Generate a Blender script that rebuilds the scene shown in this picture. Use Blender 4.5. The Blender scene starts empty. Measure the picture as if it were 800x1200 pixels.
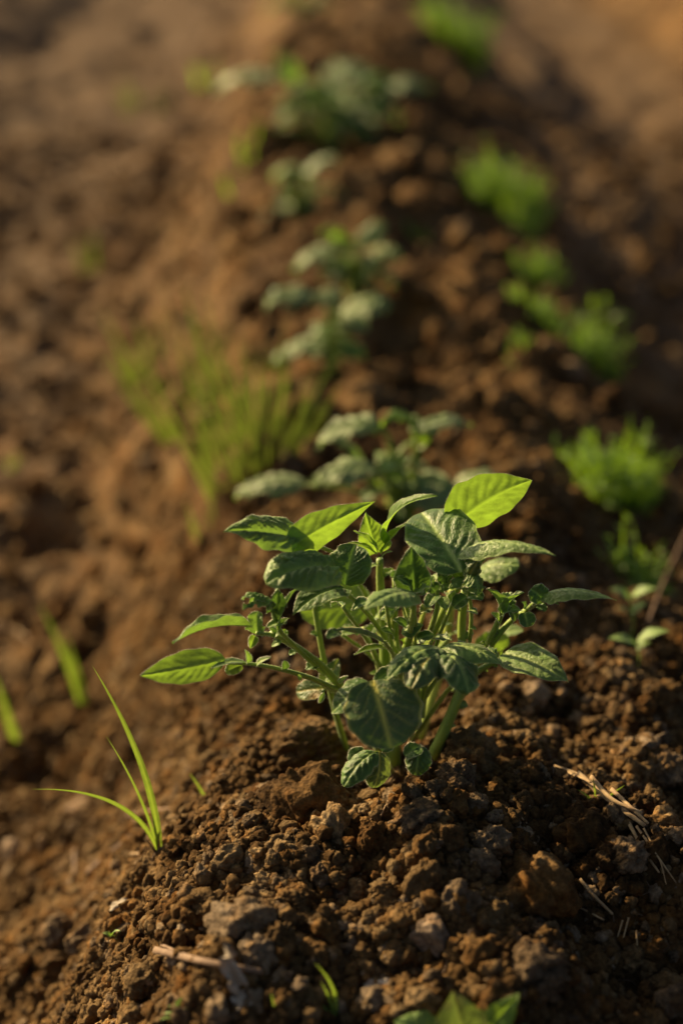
import bpy, math, random
import numpy as np
from mathutils import Vector

S = bpy.context.scene
COL = S.collection
R = math.radians
random.seed(7)

# ------------------------------------------------------------------ camera
CAM_H, PITCH, FOC = 0.453, R(27.0), 1667.0        # FOC: focal length in pixels of the 800x1200 photograph
cam_d = bpy.data.cameras.new('camera')
cam = bpy.data.objects.new('camera', cam_d)
COL.objects.link(cam)
cam.location = (0, 0, CAM_H)
cam.rotation_euler = (R(90) - PITCH, 0, 0)
cam_d.sensor_fit = 'VERTICAL'
cam_d.sensor_height = 36.0
cam_d.sensor_width = 24.0
cam_d.lens = 50.0
cam_d.clip_start = 0.02
cam_d.clip_end = 500
cam_d.dof.use_dof = True
cam_d.dof.focus_distance = 0.682
cam_d.dof.aperture_fstop = 3.0
S.camera = cam
# ------------------------------------------------------------------ world, sun
SUN_DIR = Vector((-0.70, 0.58, 0.42)).normalized()     # towards the sun: low, from the left and a little behind
elev = math.asin(SUN_DIR.z)
azim = math.atan2(SUN_DIR.x, SUN_DIR.y)
w = bpy.data.worlds.new('World')
S.world = w
w.use_nodes = True
nt = w.node_tree
sky = nt.nodes.new('ShaderNodeTexSky')
sky.sky_type = 'NISHITA'
sky.sun_disc = False
sky.sun_elevation = elev
sky.sun_rotation = azim
sky.dust_density = 6.0
sky.air_density = 0.8
sky.ozone_density = 0.4
bg = nt.nodes['Background']
nt.links.new(sky.outputs[0], bg.inputs[0])
bg.inputs[1].default_value = 0.05
sl = bpy.data.lights.new('sun', 'SUN')
sl.energy = 5.0
sl.angle = R(0.6)
sl.color = (1.0, 0.73, 0.40)
sun = bpy.data.objects.new('sun', sl)
COL.objects.link(sun)
sun.rotation_euler = SUN_DIR.to_track_quat('Z', 'Y').to_euler()
S.view_settings.view_transform = 'Standard'
S.view_settings.look = 'None'
S.view_settings.exposure = 1.08
S.view_settings.gamma = 1.0
S.cycles.max_bounces = 8
S.cycles.transmission_bounces = 6
S.cycles.use_denoising = True

# ------------------------------------------------------------------ noise in numpy
def _h(ix, iy, s):
    h = (ix.astype(np.int64) * 374761393 + iy.astype(np.int64) * 668265263 + s * 2147483647) & 0xffffffff
    h = ((h ^ (h >> 13)) * 1274126177) & 0xffffffff
    h = ((h ^ (h >> 16)) * 2246822519) & 0xffffffff
    return ((h ^ (h >> 15)) & 0xffffff) / float(0xffffff)

def perlin(x, y, s=0):
    ix, iy = np.floor(x), np.floor(y)
    fx, fy = x - ix, y - iy
    ux, uy = fx*fx*fx*(fx*(fx*6-15)+10), fy*fy*fy*(fy*(fy*6-15)+10)
    def g(ax, ay):
        a = _h(ix + ax, iy + ay, s) * 2 * math.pi
        return np.cos(a) * (fx - ax) + np.sin(a) * (fy - ay)
    return ((g(0, 0)*(1-ux) + g(1, 0)*ux)*(1-uy) + (g(0, 1)*(1-ux) + g(1, 1)*ux)*uy) * 1.5

def fbm(x, y, s, n=4, g=0.5):
    r, a = 0, 1.0
    for i in range(n):
        r = r + a * perlin(x, y, s + i * 17)
        x, y, a = x*2.03 + 5.1, y*2.03 - 3.7, a*g
    return r

def bumps(x, y, s, fill=1.0):
    """height of a layer of touching pebbly lumps, cell size 1, 0..1"""
    ix, iy = np.floor(x), np.floor(y)
    out = np.zeros_like(x)
    for dx in (-1, 0, 1):
        for dy in (-1, 0, 1):
            cx, cy = ix + dx, iy + dy
            px = cx + 0.5 + 0.75 * (_h(cx, cy, s) - 0.5)
            py = cy + 0.5 + 0.75 * (_h(cx, cy, s + 1) - 0.5)
            q = _h(cx, cy, s + 2)
            r = (0.30 + 0.42 * _h(cx, cy, s + 3)) * (q < fill)
            d2 = (x - px)**2 + (y - py)**2
            out = np.maximum(out, np.sqrt(np.maximum(0, r*r - d2)) )
    return out

def sstep(a, b, x):
    t = np.clip((x - a) / (b - a), 0, 1)
    return t*t*(3-2*t)

# ------------------------------------------------------------------ lie of the land: planting ridges with furrows between
SPACING = 1.02
def centre(y):
    return 0.045 - 0.06 * sstep(0.7, 2.2, y)

def land(x, y):
    u = x - centre(y) + 0.025 * perlin(y*2.3, y*0 + 3.1, 5)
    sp = np.where(u < 0, 1.5, 1.25)
    k = np.round(u / sp)
    v = u - k * sp
    a = np.abs(v)
    left = sstep(0.085, 0.30, a)
    right = sstep(0.10, 0.50, a)
    drop = np.where(v < 0, 0.205*left + 0.02*sstep(0.27, 0.6, a), 0.165*right + 0.06*sstep(0.45, 0.62, a))
    z = -0.225 + (0.225 - drop) * np.where(np.abs(k) > 0, 0.75, 1.0) - 0.9 * np.minimum(a, 0.16)**2
    z = z + 0.030 * fbm(x*3.2, y*3.2, 11, 3)
    # heaped soil round the near plant falls away towards the camera
    z = z - 0.055 * sstep(0.50, 0.30, y) * (np.abs(u) < 0.5) - 0.02 * sstep(0.72, 0.95, y) * np.exp(-(u/0.3)**2)
    z = z + 0.018 * np.exp(-((x - 0.05)/0.10)**2 - ((y - 0.625)/0.075)**2) + 0.035 * np.exp(-((x + 0.085)/0.06)**2 - ((y - 0.56)/0.09)**2)
    # a washed out hollow in the left flank behind the heap
    z = z - 0.030 * np.exp(-((x + 0.15)/0.07)**2 - ((y - 0.93)/0.14)**2)
    z = z - 0.030 * sstep(0.95, 0.70, y) * np.exp(-(u/0.25)**2)
    return z

def detail(x, y):
    near = sstep(1.5, 0.9, np.hypot(x*1.2, y))
    mid = sstep(5.0, 2.0, np.hypot(x, y))
    u = x - centre(y)
    ridge = sstep(0.42, 0.16, np.abs(u - np.round(u/np.where(u < 0, 1.5, 1.25))*np.where(u < 0, 1.5, 1.25)))
    wx, wy = x + 0.006*perlin(x*60, y*60, 91), y + 0.006*perlin(x*60, y*60, 92)
    z = 0.015 * fbm(x*11, y*11, 21, 3) + 0.030 * sstep(0.95, 1.3, y) * mid * (0.3 + 0.7*ridge) * bumps(wx*6.5, wy*6.5, 37, 0.6)
    z = z + (0.003 + (0.010 + 0.020*sstep(0.8, 1.1, y))*np.maximum(ridge, 0.4*(u < 0)*sstep(0.75, 0.9, y))) * mid * bumps(wx*13, wy*13, 31, 0.55)
    z = z + (0.006 + 0.007*ridge) * mid * bumps(wx*27, wy*27, 41, 0.6)
    z = z + 0.0085 * near * bumps(wx*62, wy*62, 51, 0.8) * (0.25 + 0.75*ridge)
    z = z + 0.0042 * near * bumps(x*150, y*150, 61, 0.9) * (0.4 + 0.6*ridge)
    z = z + 0.0030 * near * fbm(x*150, y*150, 71, 3, 0.6)
    return z

def height(x, y):
    x = np.asarray(x, float); y = np.asarray(y, float)
    return land(x, y) + detail(x, y)

# ------------------------------------------------------------------ photograph pixel -> place
CF = Vector((0, math.cos(PITCH), -math.sin(PITCH)))
CU = Vector((0, math.sin(PITCH), math.cos(PITCH)))
CR = Vector((1, 0, 0))
CO = Vector((0, 0, CAM_H))
def ray(px, py):
    return CR * ((px - 400) / FOC) + CU * (-(py - 600) / FOC) + CF
def at(px, py, Y):
    d = ray(px, py)
    return CO + d * (Y / d.y)
def on_ground(px, py, far=6.0):
    d = ray(px, py)
    t = np.concatenate([np.linspace(0.35, 1.5, 900), np.linspace(1.5, far, 900)[1:]])
    X, Y, Z = d.x*t, d.y*t, CAM_H + d.z*t
    under = np.nonzero(Z < height(X, Y))[0]
    i = under[0] if len(under) else len(t) - 1
    return Vector((X[i], Y[i], Z[i]))

# ------------------------------------------------------------------ object helpers
def tag(o, label=None, cat=None, group=None, kind=None):
    if label: o['label'] = label
    if cat: o['category'] = cat
    if group: o['group'] = group
    if kind: o['kind'] = kind
    return o

def empty(name, loc):
    o = bpy.data.objects.new(name, None)
    o.empty_display_size = 0.02
    COL.objects.link(o)
    o.location = loc
    return o

WORLD = {}
def world_loc(o):
    v = Vector(o.location)
    while o.parent:
        o = o.parent
        v = v + Vector(o.location)
    return v

def mesh_obj(name, verts, faces, mats, parent=None, origin=None, attrs=None, smooth=True, mat_idx=None):
    """verts in world space; the object's origin is put at `origin`"""
    V = np.asarray(verts, float)
    if origin is None:
        origin = Vector(V[0])
    me = bpy.data.meshes.new(name)
    me.from_pydata((V - np.array(origin)).tolist(), [], faces if isinstance(faces, list) else faces.tolist())
    for m in (mats if isinstance(mats, (list, tuple)) else [mats]):
        me.materials.append(m)
    for k, a in (attrs or {}).items():
        at_ = me.attributes.new(k, 'FLOAT', 'POINT')
        at_.data.foreach_set('value', np.asarray(a, np.float32))
    if mat_idx is not None:
        me.polygons.foreach_set('material_index', mat_idx)
    if smooth:
        me.polygons.foreach_set('use_smooth', [True]*len(me.polygons))
    me.update()
    o = bpy.data.objects.new(name, me)
    COL.objects.link(o)
    if parent is not None:
        o.parent = parent
        o.location = Vector(origin) - world_loc(parent)
    else:
        o.location = origin
    return o

# ------------------------------------------------------------------ materials
def new_mat(name):
    m = bpy.data.materials.new(name)
    m.use_nodes = True
    return m, m.node_tree, m.node_tree.nodes['Principled BSDF']

def N(nt, t, **kw):
    n = nt.nodes.new(t)
    for k, v in kw.items():
        setattr(n, k, v)
    return n

def noise(nt, vec, scale, detail=4, rough=0.6):
    n = N(nt, 'ShaderNodeTexNoise')
    n.inputs['Scale'].default_value = scale
    n.inputs['Detail'].default_value = detail
    n.inputs['Roughness'].default_value = rough
    nt.links.new(vec, n.inputs['Vector'])
    return n.outputs['Fac']

def ramp(nt, fac, stops):
    r = N(nt, 'ShaderNodeValToRGB')
    e = r.color_ramp.elements
    while len(e) < len(stops):
        e.new(0.5)
    for i, (p, c) in enumerate(stops):
        e[i].position = p
        e[i].color = (*c, 1)
    nt.links.new(fac, r.inputs[0])
    return r.outputs[0]

def mixc(nt, a, b, fac, mode='MIX'):
    m = N(nt, 'ShaderNodeMix', data_type='RGBA', blend_type=mode)
    for s, v in ((m.inputs[0], fac), (m.inputs[6], a), (m.inputs[7], b)):
        if isinstance(v, (int, float)): s.default_value = v
        elif isinstance(v, tuple): s.default_value = (*v, 1)
        else: nt.links.new(v, s)
    return m.outputs[2]

def soil_mat(name, a, b, c, scale=1.0, bump=0.6, furrow=False):
    m, nt, P = new_mat(name)
    g = N(nt, 'ShaderNodeNewGeometry').outputs['Position']
    base = ramp(nt, noise(nt, g, 14*scale, 5, 0.65), [(0.30, a), (0.52, b), (0.72, c)])
    spots = ramp(nt, noise(nt, g, 230*scale, 4, 0.7), [(0.32, (0.42, 0.38, 0.34)), (0.52, (0.95, 0.95, 0.95)), (0.70, (1.6, 1.56, 1.5))])
    col = mixc(nt, base, spots, 0.85, 'MULTIPLY')
    damp = ramp(nt, noise(nt, g, 5.5*scale, 4, 0.6), [(0.36, (0.55, 0.52, 0.50)), (0.50, (0.95, 0.95, 0.95)), (0.66, (1.25, 1.22, 1.18))])
    col = mixc(nt, col, damp, 1.0, 'MULTIPLY')
    if furrow:
        fa = N(nt, 'ShaderNodeAttribute', attribute_name='furrow').outputs['Fac']
        dusty = ramp(nt, noise(nt, g, 30*scale, 4, 0.6), [(0.3, (0.075, 0.049, 0.027)), (0.7, (0.165, 0.118, 0.072))])
        col = mixc(nt, col, dusty, fa)
    rust = ramp(nt, noise(nt, g, 45*scale, 3, 0.6), [(0.50, (0, 0, 0)), (0.68, (1, 1, 1))])
    mm = N(nt, 'ShaderNodeMix', data_type='RGBA')
    nt.links.new(rust, mm.inputs[0]); nt.links.new(col, mm.inputs[6])
    m2 = mixc(nt, col, (1.25, 1.0, 0.66), 1.0, 'MULTIPLY')
    nt.links.new(m2, mm.inputs[7])
    nt.links.new(mm.outputs[2], P.inputs['Base Color'])
    P.inputs['Roughness'].default_value = 0.93
    P.inputs['Specular IOR Level'].default_value = 0.10
    h = N(nt, 'ShaderNodeMath', operation='ADD')
    vo = N(nt, 'ShaderNodeTexVoronoi'); vo.inputs['Scale'].default_value = 420*scale
    nt.links.new(g, vo.inputs['Vector'])
    nt.links.new(noise(nt, g, 700*scale, 5, 0.75), h.inputs[0])
    nt.links.new(vo.outputs['Distance'], h.inputs[1])
    b_ = N(nt, 'ShaderNodeBump')
    b_.inputs['Strength'].default_value = bump
    b_.inputs['Distance'].default_value = 0.0016
    nt.links.new(h.outputs[0], b_.inputs['Height'])
    nt.links.new(b_.outputs[0], P.inputs['Normal'])
    return m

M_SOIL = soil_mat('soil', (0.055, 0.030, 0.010), (0.125, 0.073, 0.026), (0.275, 0.185, 0.084), 1, 1.0)
M_GROUND = soil_mat('soil_of_the_field', (0.055, 0.030, 0.010), (0.125, 0.073, 0.026), (0.275, 0.185, 0.084), 1, 1.0, True)
M_CLOD = soil_mat('dry_clod', (0.085, 0.051, 0.020), (0.180, 0.118, 0.052), (0.330, 0.240, 0.125), 1.3, 1.0)
M_GREY = soil_mat('grey_clod', (0.115, 0.078, 0.042), (0.195, 0.142, 0.084), (0.310, 0.240, 0.155), 1.5, 0.9)
M_STONE = soil_mat('pale_lump', (0.230, 0.165, 0.105), (0.300, 0.225, 0.150), (0.360, 0.290, 0.215), 1.6, 0.8)

def leaf_mat(name, top, under, vein, trans, tmix=0.4, rough=0.5, sheen=0.13, spots=None, net_bump=0.4, spec=0.4):
    m, nt, P = new_mat(name)
    L = nt.links
    at_ = N(nt, 'ShaderNodeAttribute', attribute_name='vein').outputs['Fac']
    ao = N(nt, 'ShaderNodeAttribute', attribute_name='across').outputs['Fac']
    g = N(nt, 'ShaderNodeNewGeometry')
    n1 = noise(nt, g.outputs['Position'], 90, 4, 0.6)
    dark = tuple(c*0.62 for c in top)
    light = tuple(min(1, c*1.5) for c in top)
    c = ramp(nt, n1, [(0.30, dark), (0.5, top), (0.72, light)])
    c = mixc(nt, c, under, g.outputs['Backfacing'])
    dust = ramp(nt, noise(nt, g.outputs['Position'], 420, 5, 0.75), [(0.56, (0, 0, 0)), (0.72, (0.75, 0.75, 0.75))])
    zone = ramp(nt, noise(nt, g.outputs['Position'], 60, 2, 0.5), [(0.45, (0, 0, 0)), (0.65, (1, 1, 1))])
    dz = mixc(nt, dust, zone, 1.0, 'MULTIPLY')
    c = mixc(nt, c, (0.24, 0.17, 0.09), dz)
    if spots:
        sp = ramp(nt, noise(nt, g.outputs['Position'], 48, 2, 0.5), [(0.60, (0, 0, 0)), (0.70, (1, 1, 1))])
        c = mixc(nt, c, spots, sp)
    rim = N(nt, 'ShaderNodeMapRange'); rim.inputs['From Min'].default_value = 0.90; rim.inputs['From Max'].default_value = 1.0; rim.inputs['To Max'].default_value = 0.7
    L.new(ao, rim.inputs['Value'])
    c = mixc(nt, c, vein, rim.outputs[0])  # paler leaf margin, with the bright rim highlight painted into it
    c = mixc(nt, c, vein, at_)
    L.new(c, P.inputs['Base Color'])
    P.inputs['Roughness'].default_value = rough
    P.inputs['Specular IOR Level'].default_value = spec
    P.inputs['Sheen Weight'].default_value = sheen
    P.inputs['Sheen Roughness'].default_value = 0.45
    P.inputs['Sheen Tint'].default_value = (0.95, 1.0, 0.88, 1)
    fine = noise(nt, g.outputs['Position'], 1500, 3, 0.6)
    b = N(nt, 'ShaderNodeBump'); b.inputs['Strength'].default_value = 0.35; b.inputs['Distance'].default_value = 0.0003
    L.new(fine, b.inputs['Height'])
    vo = N(nt, 'ShaderNodeTexVoronoi', feature='DISTANCE_TO_EDGE'); vo.inputs['Scale'].default_value = 400
    wob = N(nt, 'ShaderNodeVectorMath', operation='ADD')
    ns = N(nt, 'ShaderNodeTexNoise'); ns.inputs['Scale'].default_value = 200
    sc_ = N(nt, 'ShaderNodeVectorMath', operation='SCALE'); sc_.inputs['Scale'].default_value = 0.004
    L.new(g.outputs['Position'], ns.inputs['Vector']); L.new(ns.outputs['Color'], sc_.inputs[0])
    L.new(g.outputs['Position'], wob.inputs[0]); L.new(sc_.outputs[0], wob.inputs[1]); L.new(wob.outputs[0], vo.inputs['Vector'])
    net = N(nt, 'ShaderNodeMapRange'); net.inputs['From Max'].default_value = 0.22; L.new(vo.outputs['Distance'], net.inputs['Value'])
    b2 = N(nt, 'ShaderNodeBump'); b2.inputs['Strength'].default_value = net_bump; b2.inputs['Distance'].default_value = 0.0004
    L.new(net.outputs[0], b2.inputs['Height']); L.new(b.outputs[0], b2.inputs['Normal']); L.new(b2.outputs[0], P.inputs['Normal'])
    T = N(nt, 'ShaderNodeBsdfTranslucent')
    tv = ramp(nt, noise(nt, g.outputs['Position'], 140, 4, 0.65), [(0.32, tuple(x*.6 for x in trans)), (0.55, trans), (0.75, tuple(x*1.25 for x in trans))])
    tc = mixc(nt, tv, tuple(min(1, x*1.35) for x in trans), at_)
    L.new(tc, T.inputs['Color'])
    mx = N(nt, 'ShaderNodeMixShader'); mx.inputs[0].default_value = tmix
    L.new(P.outputs[0], mx.inputs[1]); L.new(T.outputs[0], mx.inputs[2])
    L.new(mx.outputs[0], nt.nodes['Material Output'].inputs['Surface'])
    return m

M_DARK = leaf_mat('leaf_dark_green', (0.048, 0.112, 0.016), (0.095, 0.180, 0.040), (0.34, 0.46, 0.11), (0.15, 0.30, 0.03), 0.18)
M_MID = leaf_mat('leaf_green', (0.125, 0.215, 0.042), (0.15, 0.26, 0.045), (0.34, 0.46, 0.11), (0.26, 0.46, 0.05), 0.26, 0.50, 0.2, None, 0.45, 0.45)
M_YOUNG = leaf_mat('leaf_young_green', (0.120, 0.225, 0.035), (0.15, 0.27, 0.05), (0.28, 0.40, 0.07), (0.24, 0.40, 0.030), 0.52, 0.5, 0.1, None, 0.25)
M_WORN = leaf_mat('leaf_worn', (0.055, 0.112, 0.020), (0.10, 0.14, 0.04), (0.50, 0.42, 0.07), (0.22, 0.32, 0.05), 0.22, 0.42, 0.25, (0.30, 0.17, 0.05))
M_HAIRY_LIT = leaf_mat('leaf_hairy_sunlit', (0.190, 0.265, 0.090), (0.15, 0.26, 0.05), (0.36, 0.46, 0.14), (0.24, 0.40, 0.05), 0.24, 0.5, 0.3)  # cream sheen of grazing sun on hairy leaves put into the base colour
M_FRONT = leaf_mat('leaf_dark_yellow_veined', (0.045, 0.090, 0.020), (0.09, 0.15, 0.04), (0.50, 0.46, 0.07), (0.14, 0.26, 0.03), 0.15)
M_GRASS = leaf_mat('grass_blade_green', (0.085, 0.150, 0.025), (0.10, 0.17, 0.03), (0.17, 0.26, 0.05), (0.26, 0.38, 0.035), 0.35, 0.5, 0.1)
M_OLIVE = leaf_mat('grass_olive', (0.085, 0.135, 0.018), (0.09, 0.13, 0.025), (0.15, 0.2, 0.04), (0.19, 0.26, 0.03), 0.3, 0.55, 0.1)
M_LIME = leaf_mat('weed_green', (0.085, 0.180, 0.010), (0.10, 0.19, 0.02), (0.14, 0.24, 0.04), (0.27, 0.46, 0.012), 0.40, 0.5, 0.1)

def plain_mat(name, a, b, scale=120, rough=0.5, sheen=0.2, bump=0.0004):
    m, nt, P = new_mat(name)
    g = N(nt, 'ShaderNodeNewGeometry').outputs['Position']
    n1 = noise(nt, g, scale, 4, 0.6)
    nt.links.new(ramp(nt, n1, [(0.35, a), (0.65, b)]), P.inputs['Base Color'])
    P.inputs['Roughness'].default_value = rough
    P.inputs['Sheen Weight'].default_value = sheen
    b_ = N(nt, 'ShaderNodeBump'); b_.inputs['Strength'].default_value = 0.5; b_.inputs['Distance'].default_value = bump
    nt.links.new(noise(nt, g, scale*8, 3, 0.6), b_.inputs['Height']); nt.links.new(b_.outputs[0], P.inputs['Normal'])
    return m
M_STEM = plain_mat('stem_green', (0.125, 0.220, 0.020), (0.235, 0.330, 0.035), 70, 0.45, 0.12)
M_STEM_PALE = plain_mat('stem_pale', (0.22, 0.31, 0.035), (0.34, 0.41, 0.06), 60, 0.45, 0.12)
M_STRAW = plain_mat('dry_straw', (0.22, 0.13, 0.05), (0.42, 0.29, 0.13), 160, 0.7, 0.1)
M_TWIG = plain_mat('grey_twig', (0.12, 0.07, 0.035), (0.22, 0.145, 0.085), 160, 0.8, 0.0)
M_PAPER = plain_mat('dry_leaf', (0.25, 0.20, 0.13), (0.46, 0.40, 0.30), 90, 0.7, 0.1)

# ------------------------------------------------------------------ ground
def axis(lo, hi, fine, step, grow, cap):
    a = list(np.arange(fine[0], fine[1], step))
    s = step
    while a[-1] < hi:
        s = min(s * grow, cap); a.append(a[-1] + s)
    s = step
    while a[0] > lo:
        s = min(s * grow, cap); a.insert(0, a[0] - s)
    return np.array(a)
gx = axis(-32, 32, (-0.27, 0.33), 0.0019, 1.020, 1.2)
gy = axis(-6, 60, (0.33, 0.98), 0.0021, 1.013, 1.2)
GX, GY = np.meshgrid(gx, gy)
GZ = height(GX.ravel(), GY.ravel())
nx, ny = len(gx), len(gy)
V = np.stack([GX.ravel(), GY.ravel(), GZ], 1)
i = np.arange(nx*ny).reshape(ny, nx)
F = np.stack([i[:-1, :-1], i[:-1, 1:], i[1:, 1:], i[1:, :-1]], -1).reshape(-1, 4)
me = bpy.data.meshes.new('soil_ground')
me.vertices.add(len(V)); me.vertices.foreach_set('co', V.ravel())
me.loops.add(F.size); me.loops.foreach_set('vertex_index', F.ravel())
me.polygons.add(len(F)); me.polygons.foreach_set('loop_start', np.arange(0, F.size, 4))
me.polygons.foreach_set('use_smooth', np.ones(len(F), bool))
me.materials.append(M_GROUND)
fa_ = me.attributes.new('furrow', 'FLOAT', 'POINT')
fx, fy = GX.ravel(), GY.ravel()
fu = fx - centre(fy); fv = np.abs(fu - np.round(fu/np.where(fu < 0, 1.5, 1.25))*np.where(fu < 0, 1.5, 1.25))
fa_.data.foreach_set('value', (0.8*sstep(0.20, 0.46, fv + 0.05*perlin(fx*7, fy*7, 3))).astype(np.float32))
me.update(); me.validate()
ground = bpy.data.objects.new('soil_ground', me)
COL.objects.link(ground)
tag(ground, kind='structure')
print('ground', nx, ny)

# ------------------------------------------------------------------ lumps of soil
def ico(sub):
    import bmesh
    bm = bmesh.new()
    bmesh.ops.create_icosphere(bm, subdivisions=sub, radius=1.0)
    v = np.array([x.co[:] for x in bm.verts]); f = [[q.index for q in p.verts] for p in bm.faces]
    bm.free()
    return v, f

def lumpy(sub, seed, rough=0.16, fine=0.06, flat=0.75):
    """an irregular, slightly angular lump with a crumbly skin"""
    rs = np.random.RandomState(seed)
    v, f = ico(sub)
    d = np.ones(len(v))
    for _ in range(9):                                   # broken faces
        n = rs.normal(size=3); n /= np.linalg.norm(n)
        h = rs.uniform(0.62, 0.95)
        dn = v @ n
        with np.errstate(divide='ignore', invalid='ignore'):
            d = np.where(dn > 1e-3, np.minimum(d, h / np.maximum(dn, 1e-3)), d)
    for k, a in ((1.7, rough), (3.5, rough*0.6)):
        ph = rs.uniform(0, 50, 3)
        d = d + a * (perlin(v[:, 0]*k + ph[0] + v[:, 2]*k*0.7, v[:, 1]*k + ph[1] - v[:, 2]*k*0.6, seed))
    if fine > 0:
        c = rs.normal(size=(int(26*(fine/0.06)*(2.4 if sub > 4 else 1)), 3)); c /= np.linalg.norm(c, axis=1)[:, None]
        rr = rs.uniform(0.10, 0.34 if sub < 5 else 0.24, len(c))
        dist = np.sqrt(np.maximum(0, 2 - 2 * v @ c.T))
        d = d + (np.sqrt(np.maximum(0, rr**2 - dist**2))).max(1) * (fine/0.06) * 0.55
        if sub > 4:
            ph = rs.uniform(0, 50, 3)
            d = d + 0.5 * fine * fbm(v[:, 0]*9 + v[:, 2]*6, v[:, 1]*9 - v[:, 2]*6, seed, 3)
    v = v * d[:, None]
    v[:, 2] *= flat
    return v, f

def lump_mesh(name, sub, seed, mat, **kw):
    v, f = lumpy(sub, seed, **kw)
    me = bpy.data.meshes.new(name)
    me.from_pydata(v.tolist(), [], f)
    me.materials.append(mat)
    me.polygons.foreach_set('use_smooth', [True]*len(f))
    me.update()
    return me

def lump_obj(name, me, loc, size, rot, parent=None):
    o = bpy.data.objects.new(name, me)
    COL.objects.link(o)
    if parent: o.parent = parent
    o.location = loc
    o.scale = size
    o.rotation_euler = rot
    return o

# the lumps that stand out in the photograph: px, py, radius x/z in photograph pixels, material, label
BIG = [
 (505, 1098, 24, 22, 'S', 'smooth pale rounded stone-like lump on the near slope below the plant'),
 (622, 1142, 40, 26, 'C', 'large flat-topped tan clod at the near right, beside the green leaf tips'),
 (628, 1050, 40, 44, 'D', 'large smooth dark brown clod in the middle of the right slope'),
 (370, 888, 42, 34, 'C', 'large crumbly clod just left of the plant stems'),
 (358, 938, 42, 38, 'D', 'dark crumbly clod in front of the left side of the plant'),
 (545, 893, 32, 34, 'C', 'angular clod touching the right-hand stem of the plant'),
 (300, 1122, 22, 20, 'C', 'tan clod beside the curled dry leaf'),
 (328, 1102, 18, 16, 'C', 'small clod just right of the curled dry leaf, above its neighbour'),
 (680, 978, 30, 26, 'D', 'round dark clod under the bundle of straw'),
 (449, 1047, 14, 14, 'C', 'small egg-shaped clod in the middle of the near slope'),
 (242, 1066, 16, 13, 'D', 'small dark clod on the left edge of the heap'),
 (490, 962, 28, 20, 'C', 'rough clod below the stems of the plant'),
 (437, 985, 20, 20, 'D', 'upright crumbly clod left of the middle of the slope'),
 (575, 990, 22, 22, 'C', 'clod with a broken face right of the middle of the slope'),
 (880, 985, 20, 20, 'C', ''),
 (735, 1005, 22, 18, 'C', 'clod beside the end of the straw bundle'),
 (690, 1130, 22, 18, 'D', 'rounded clod right of the flat-topped tan clod'),
 (345, 1060, 20, 16, 'C', 'weathered clod above the curled dry leaf'),
 (535, 915, 22, 18, 'C', 'clod lying against the foot of the angular clod'),
 (738, 1122, 16, 13, 'C', 'small clod in the near right corner of the heap'),
 (780, 905, 22, 20, 'C', 'clod at the right edge above the straw'),
 (15, 998, 14, 10, 'S', 'grey stone in the furrow at the left edge'),
 (95, 950, 18, 9, 'S', 'flat pale stone chip in the left furrow'),
 (700, 855, 20, 14, 'C', 'clod at the right behind the plant'),
]
clod_meshes = [lump_mesh('large_clod', 6 if k < 4 else 5, 100+k, M_GREY if k in (1, 4, 6) else M_CLOD, rough=0.20, fine=0.085, flat=0.8) for k in range(7)]
stone_mesh = lump_mesh('stone', 5, 140, M_STONE, rough=0.14, fine=0.02, flat=0.85)
dark_meshes = [lump_mesh('dark_clod', 6 if k == 0 else 5, 150+k, M_SOIL, rough=0.22, fine=0.075, flat=0.85) for k in range(3)]
BIG_AT = []
rs = np.random.RandomState(3)
for k, (px, py, rx, rz, kind, label) in enumerate(BIG):
    if not label: continue
    p = on_ground(px, py + rz*0.3)
    mpp = (p - CO).dot(CF) / FOC
    me = stone_mesh if kind == 'S' else (dark_meshes[k % 3] if kind == 'D' else clod_meshes[k % 7])
    r = rx * mpp * 1.08
    o = lump_obj('stone' if kind == 'S' else 'soil_clod', me, (p.x, p.y + r*0.15, p.z + rz*mpp*(0.2 if kind == 'D' else 0.42)), (r, r*0.95, rz*mpp*1.3), (rs.uniform(-.2, .2), rs.uniform(-.2, .2), rs.uniform(0, 6.28)))
    o.rotation_euler.z = rs.uniform(-0.5, 0.5) + (3.14 if k % 2 else 0)
    tag(o, label, 'stone' if kind == 'S' else 'clod')
    BIG_AT.append((p.x, p.y, r))

# 280 smaller clods that can still be picked apart: parts of the ground
small_meshes = [lump_mesh('clod', 4, 200+k, (M_CLOD, M_GREY, M_SOIL, M_CLOD, M_GREY)[k % 5], rough=0.2, fine=0.07, flat=0.82) for k in range(10)]
rs = np.random.RandomState(12)
n = 0
while n < 280:
    px, py = rs.uniform(0, 800), rs.uniform(760, 1230)
    p = on_ground(px, py)
    u = abs(p.x - float(centre(p.y)))
    if u > 0.22 and rs.rand() < 0.75: continue
    r = 0.0030 + 0.0070 * rs.rand()**2.6
    if any((p.x-a)**2 + (p.y-b)**2 < (c*0.8+r*0.5)**2 for a, b, c in BIG_AT): continue
    s = r * rs.uniform(0.8, 1.15, 3)
    o = lump_obj('clod', small_meshes[rs.randint(10)], (p.x, p.y, p.z + r*0.25), tuple(s), tuple(rs.uniform(0, 6.28, 3)), ground)
    n += 1

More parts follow.
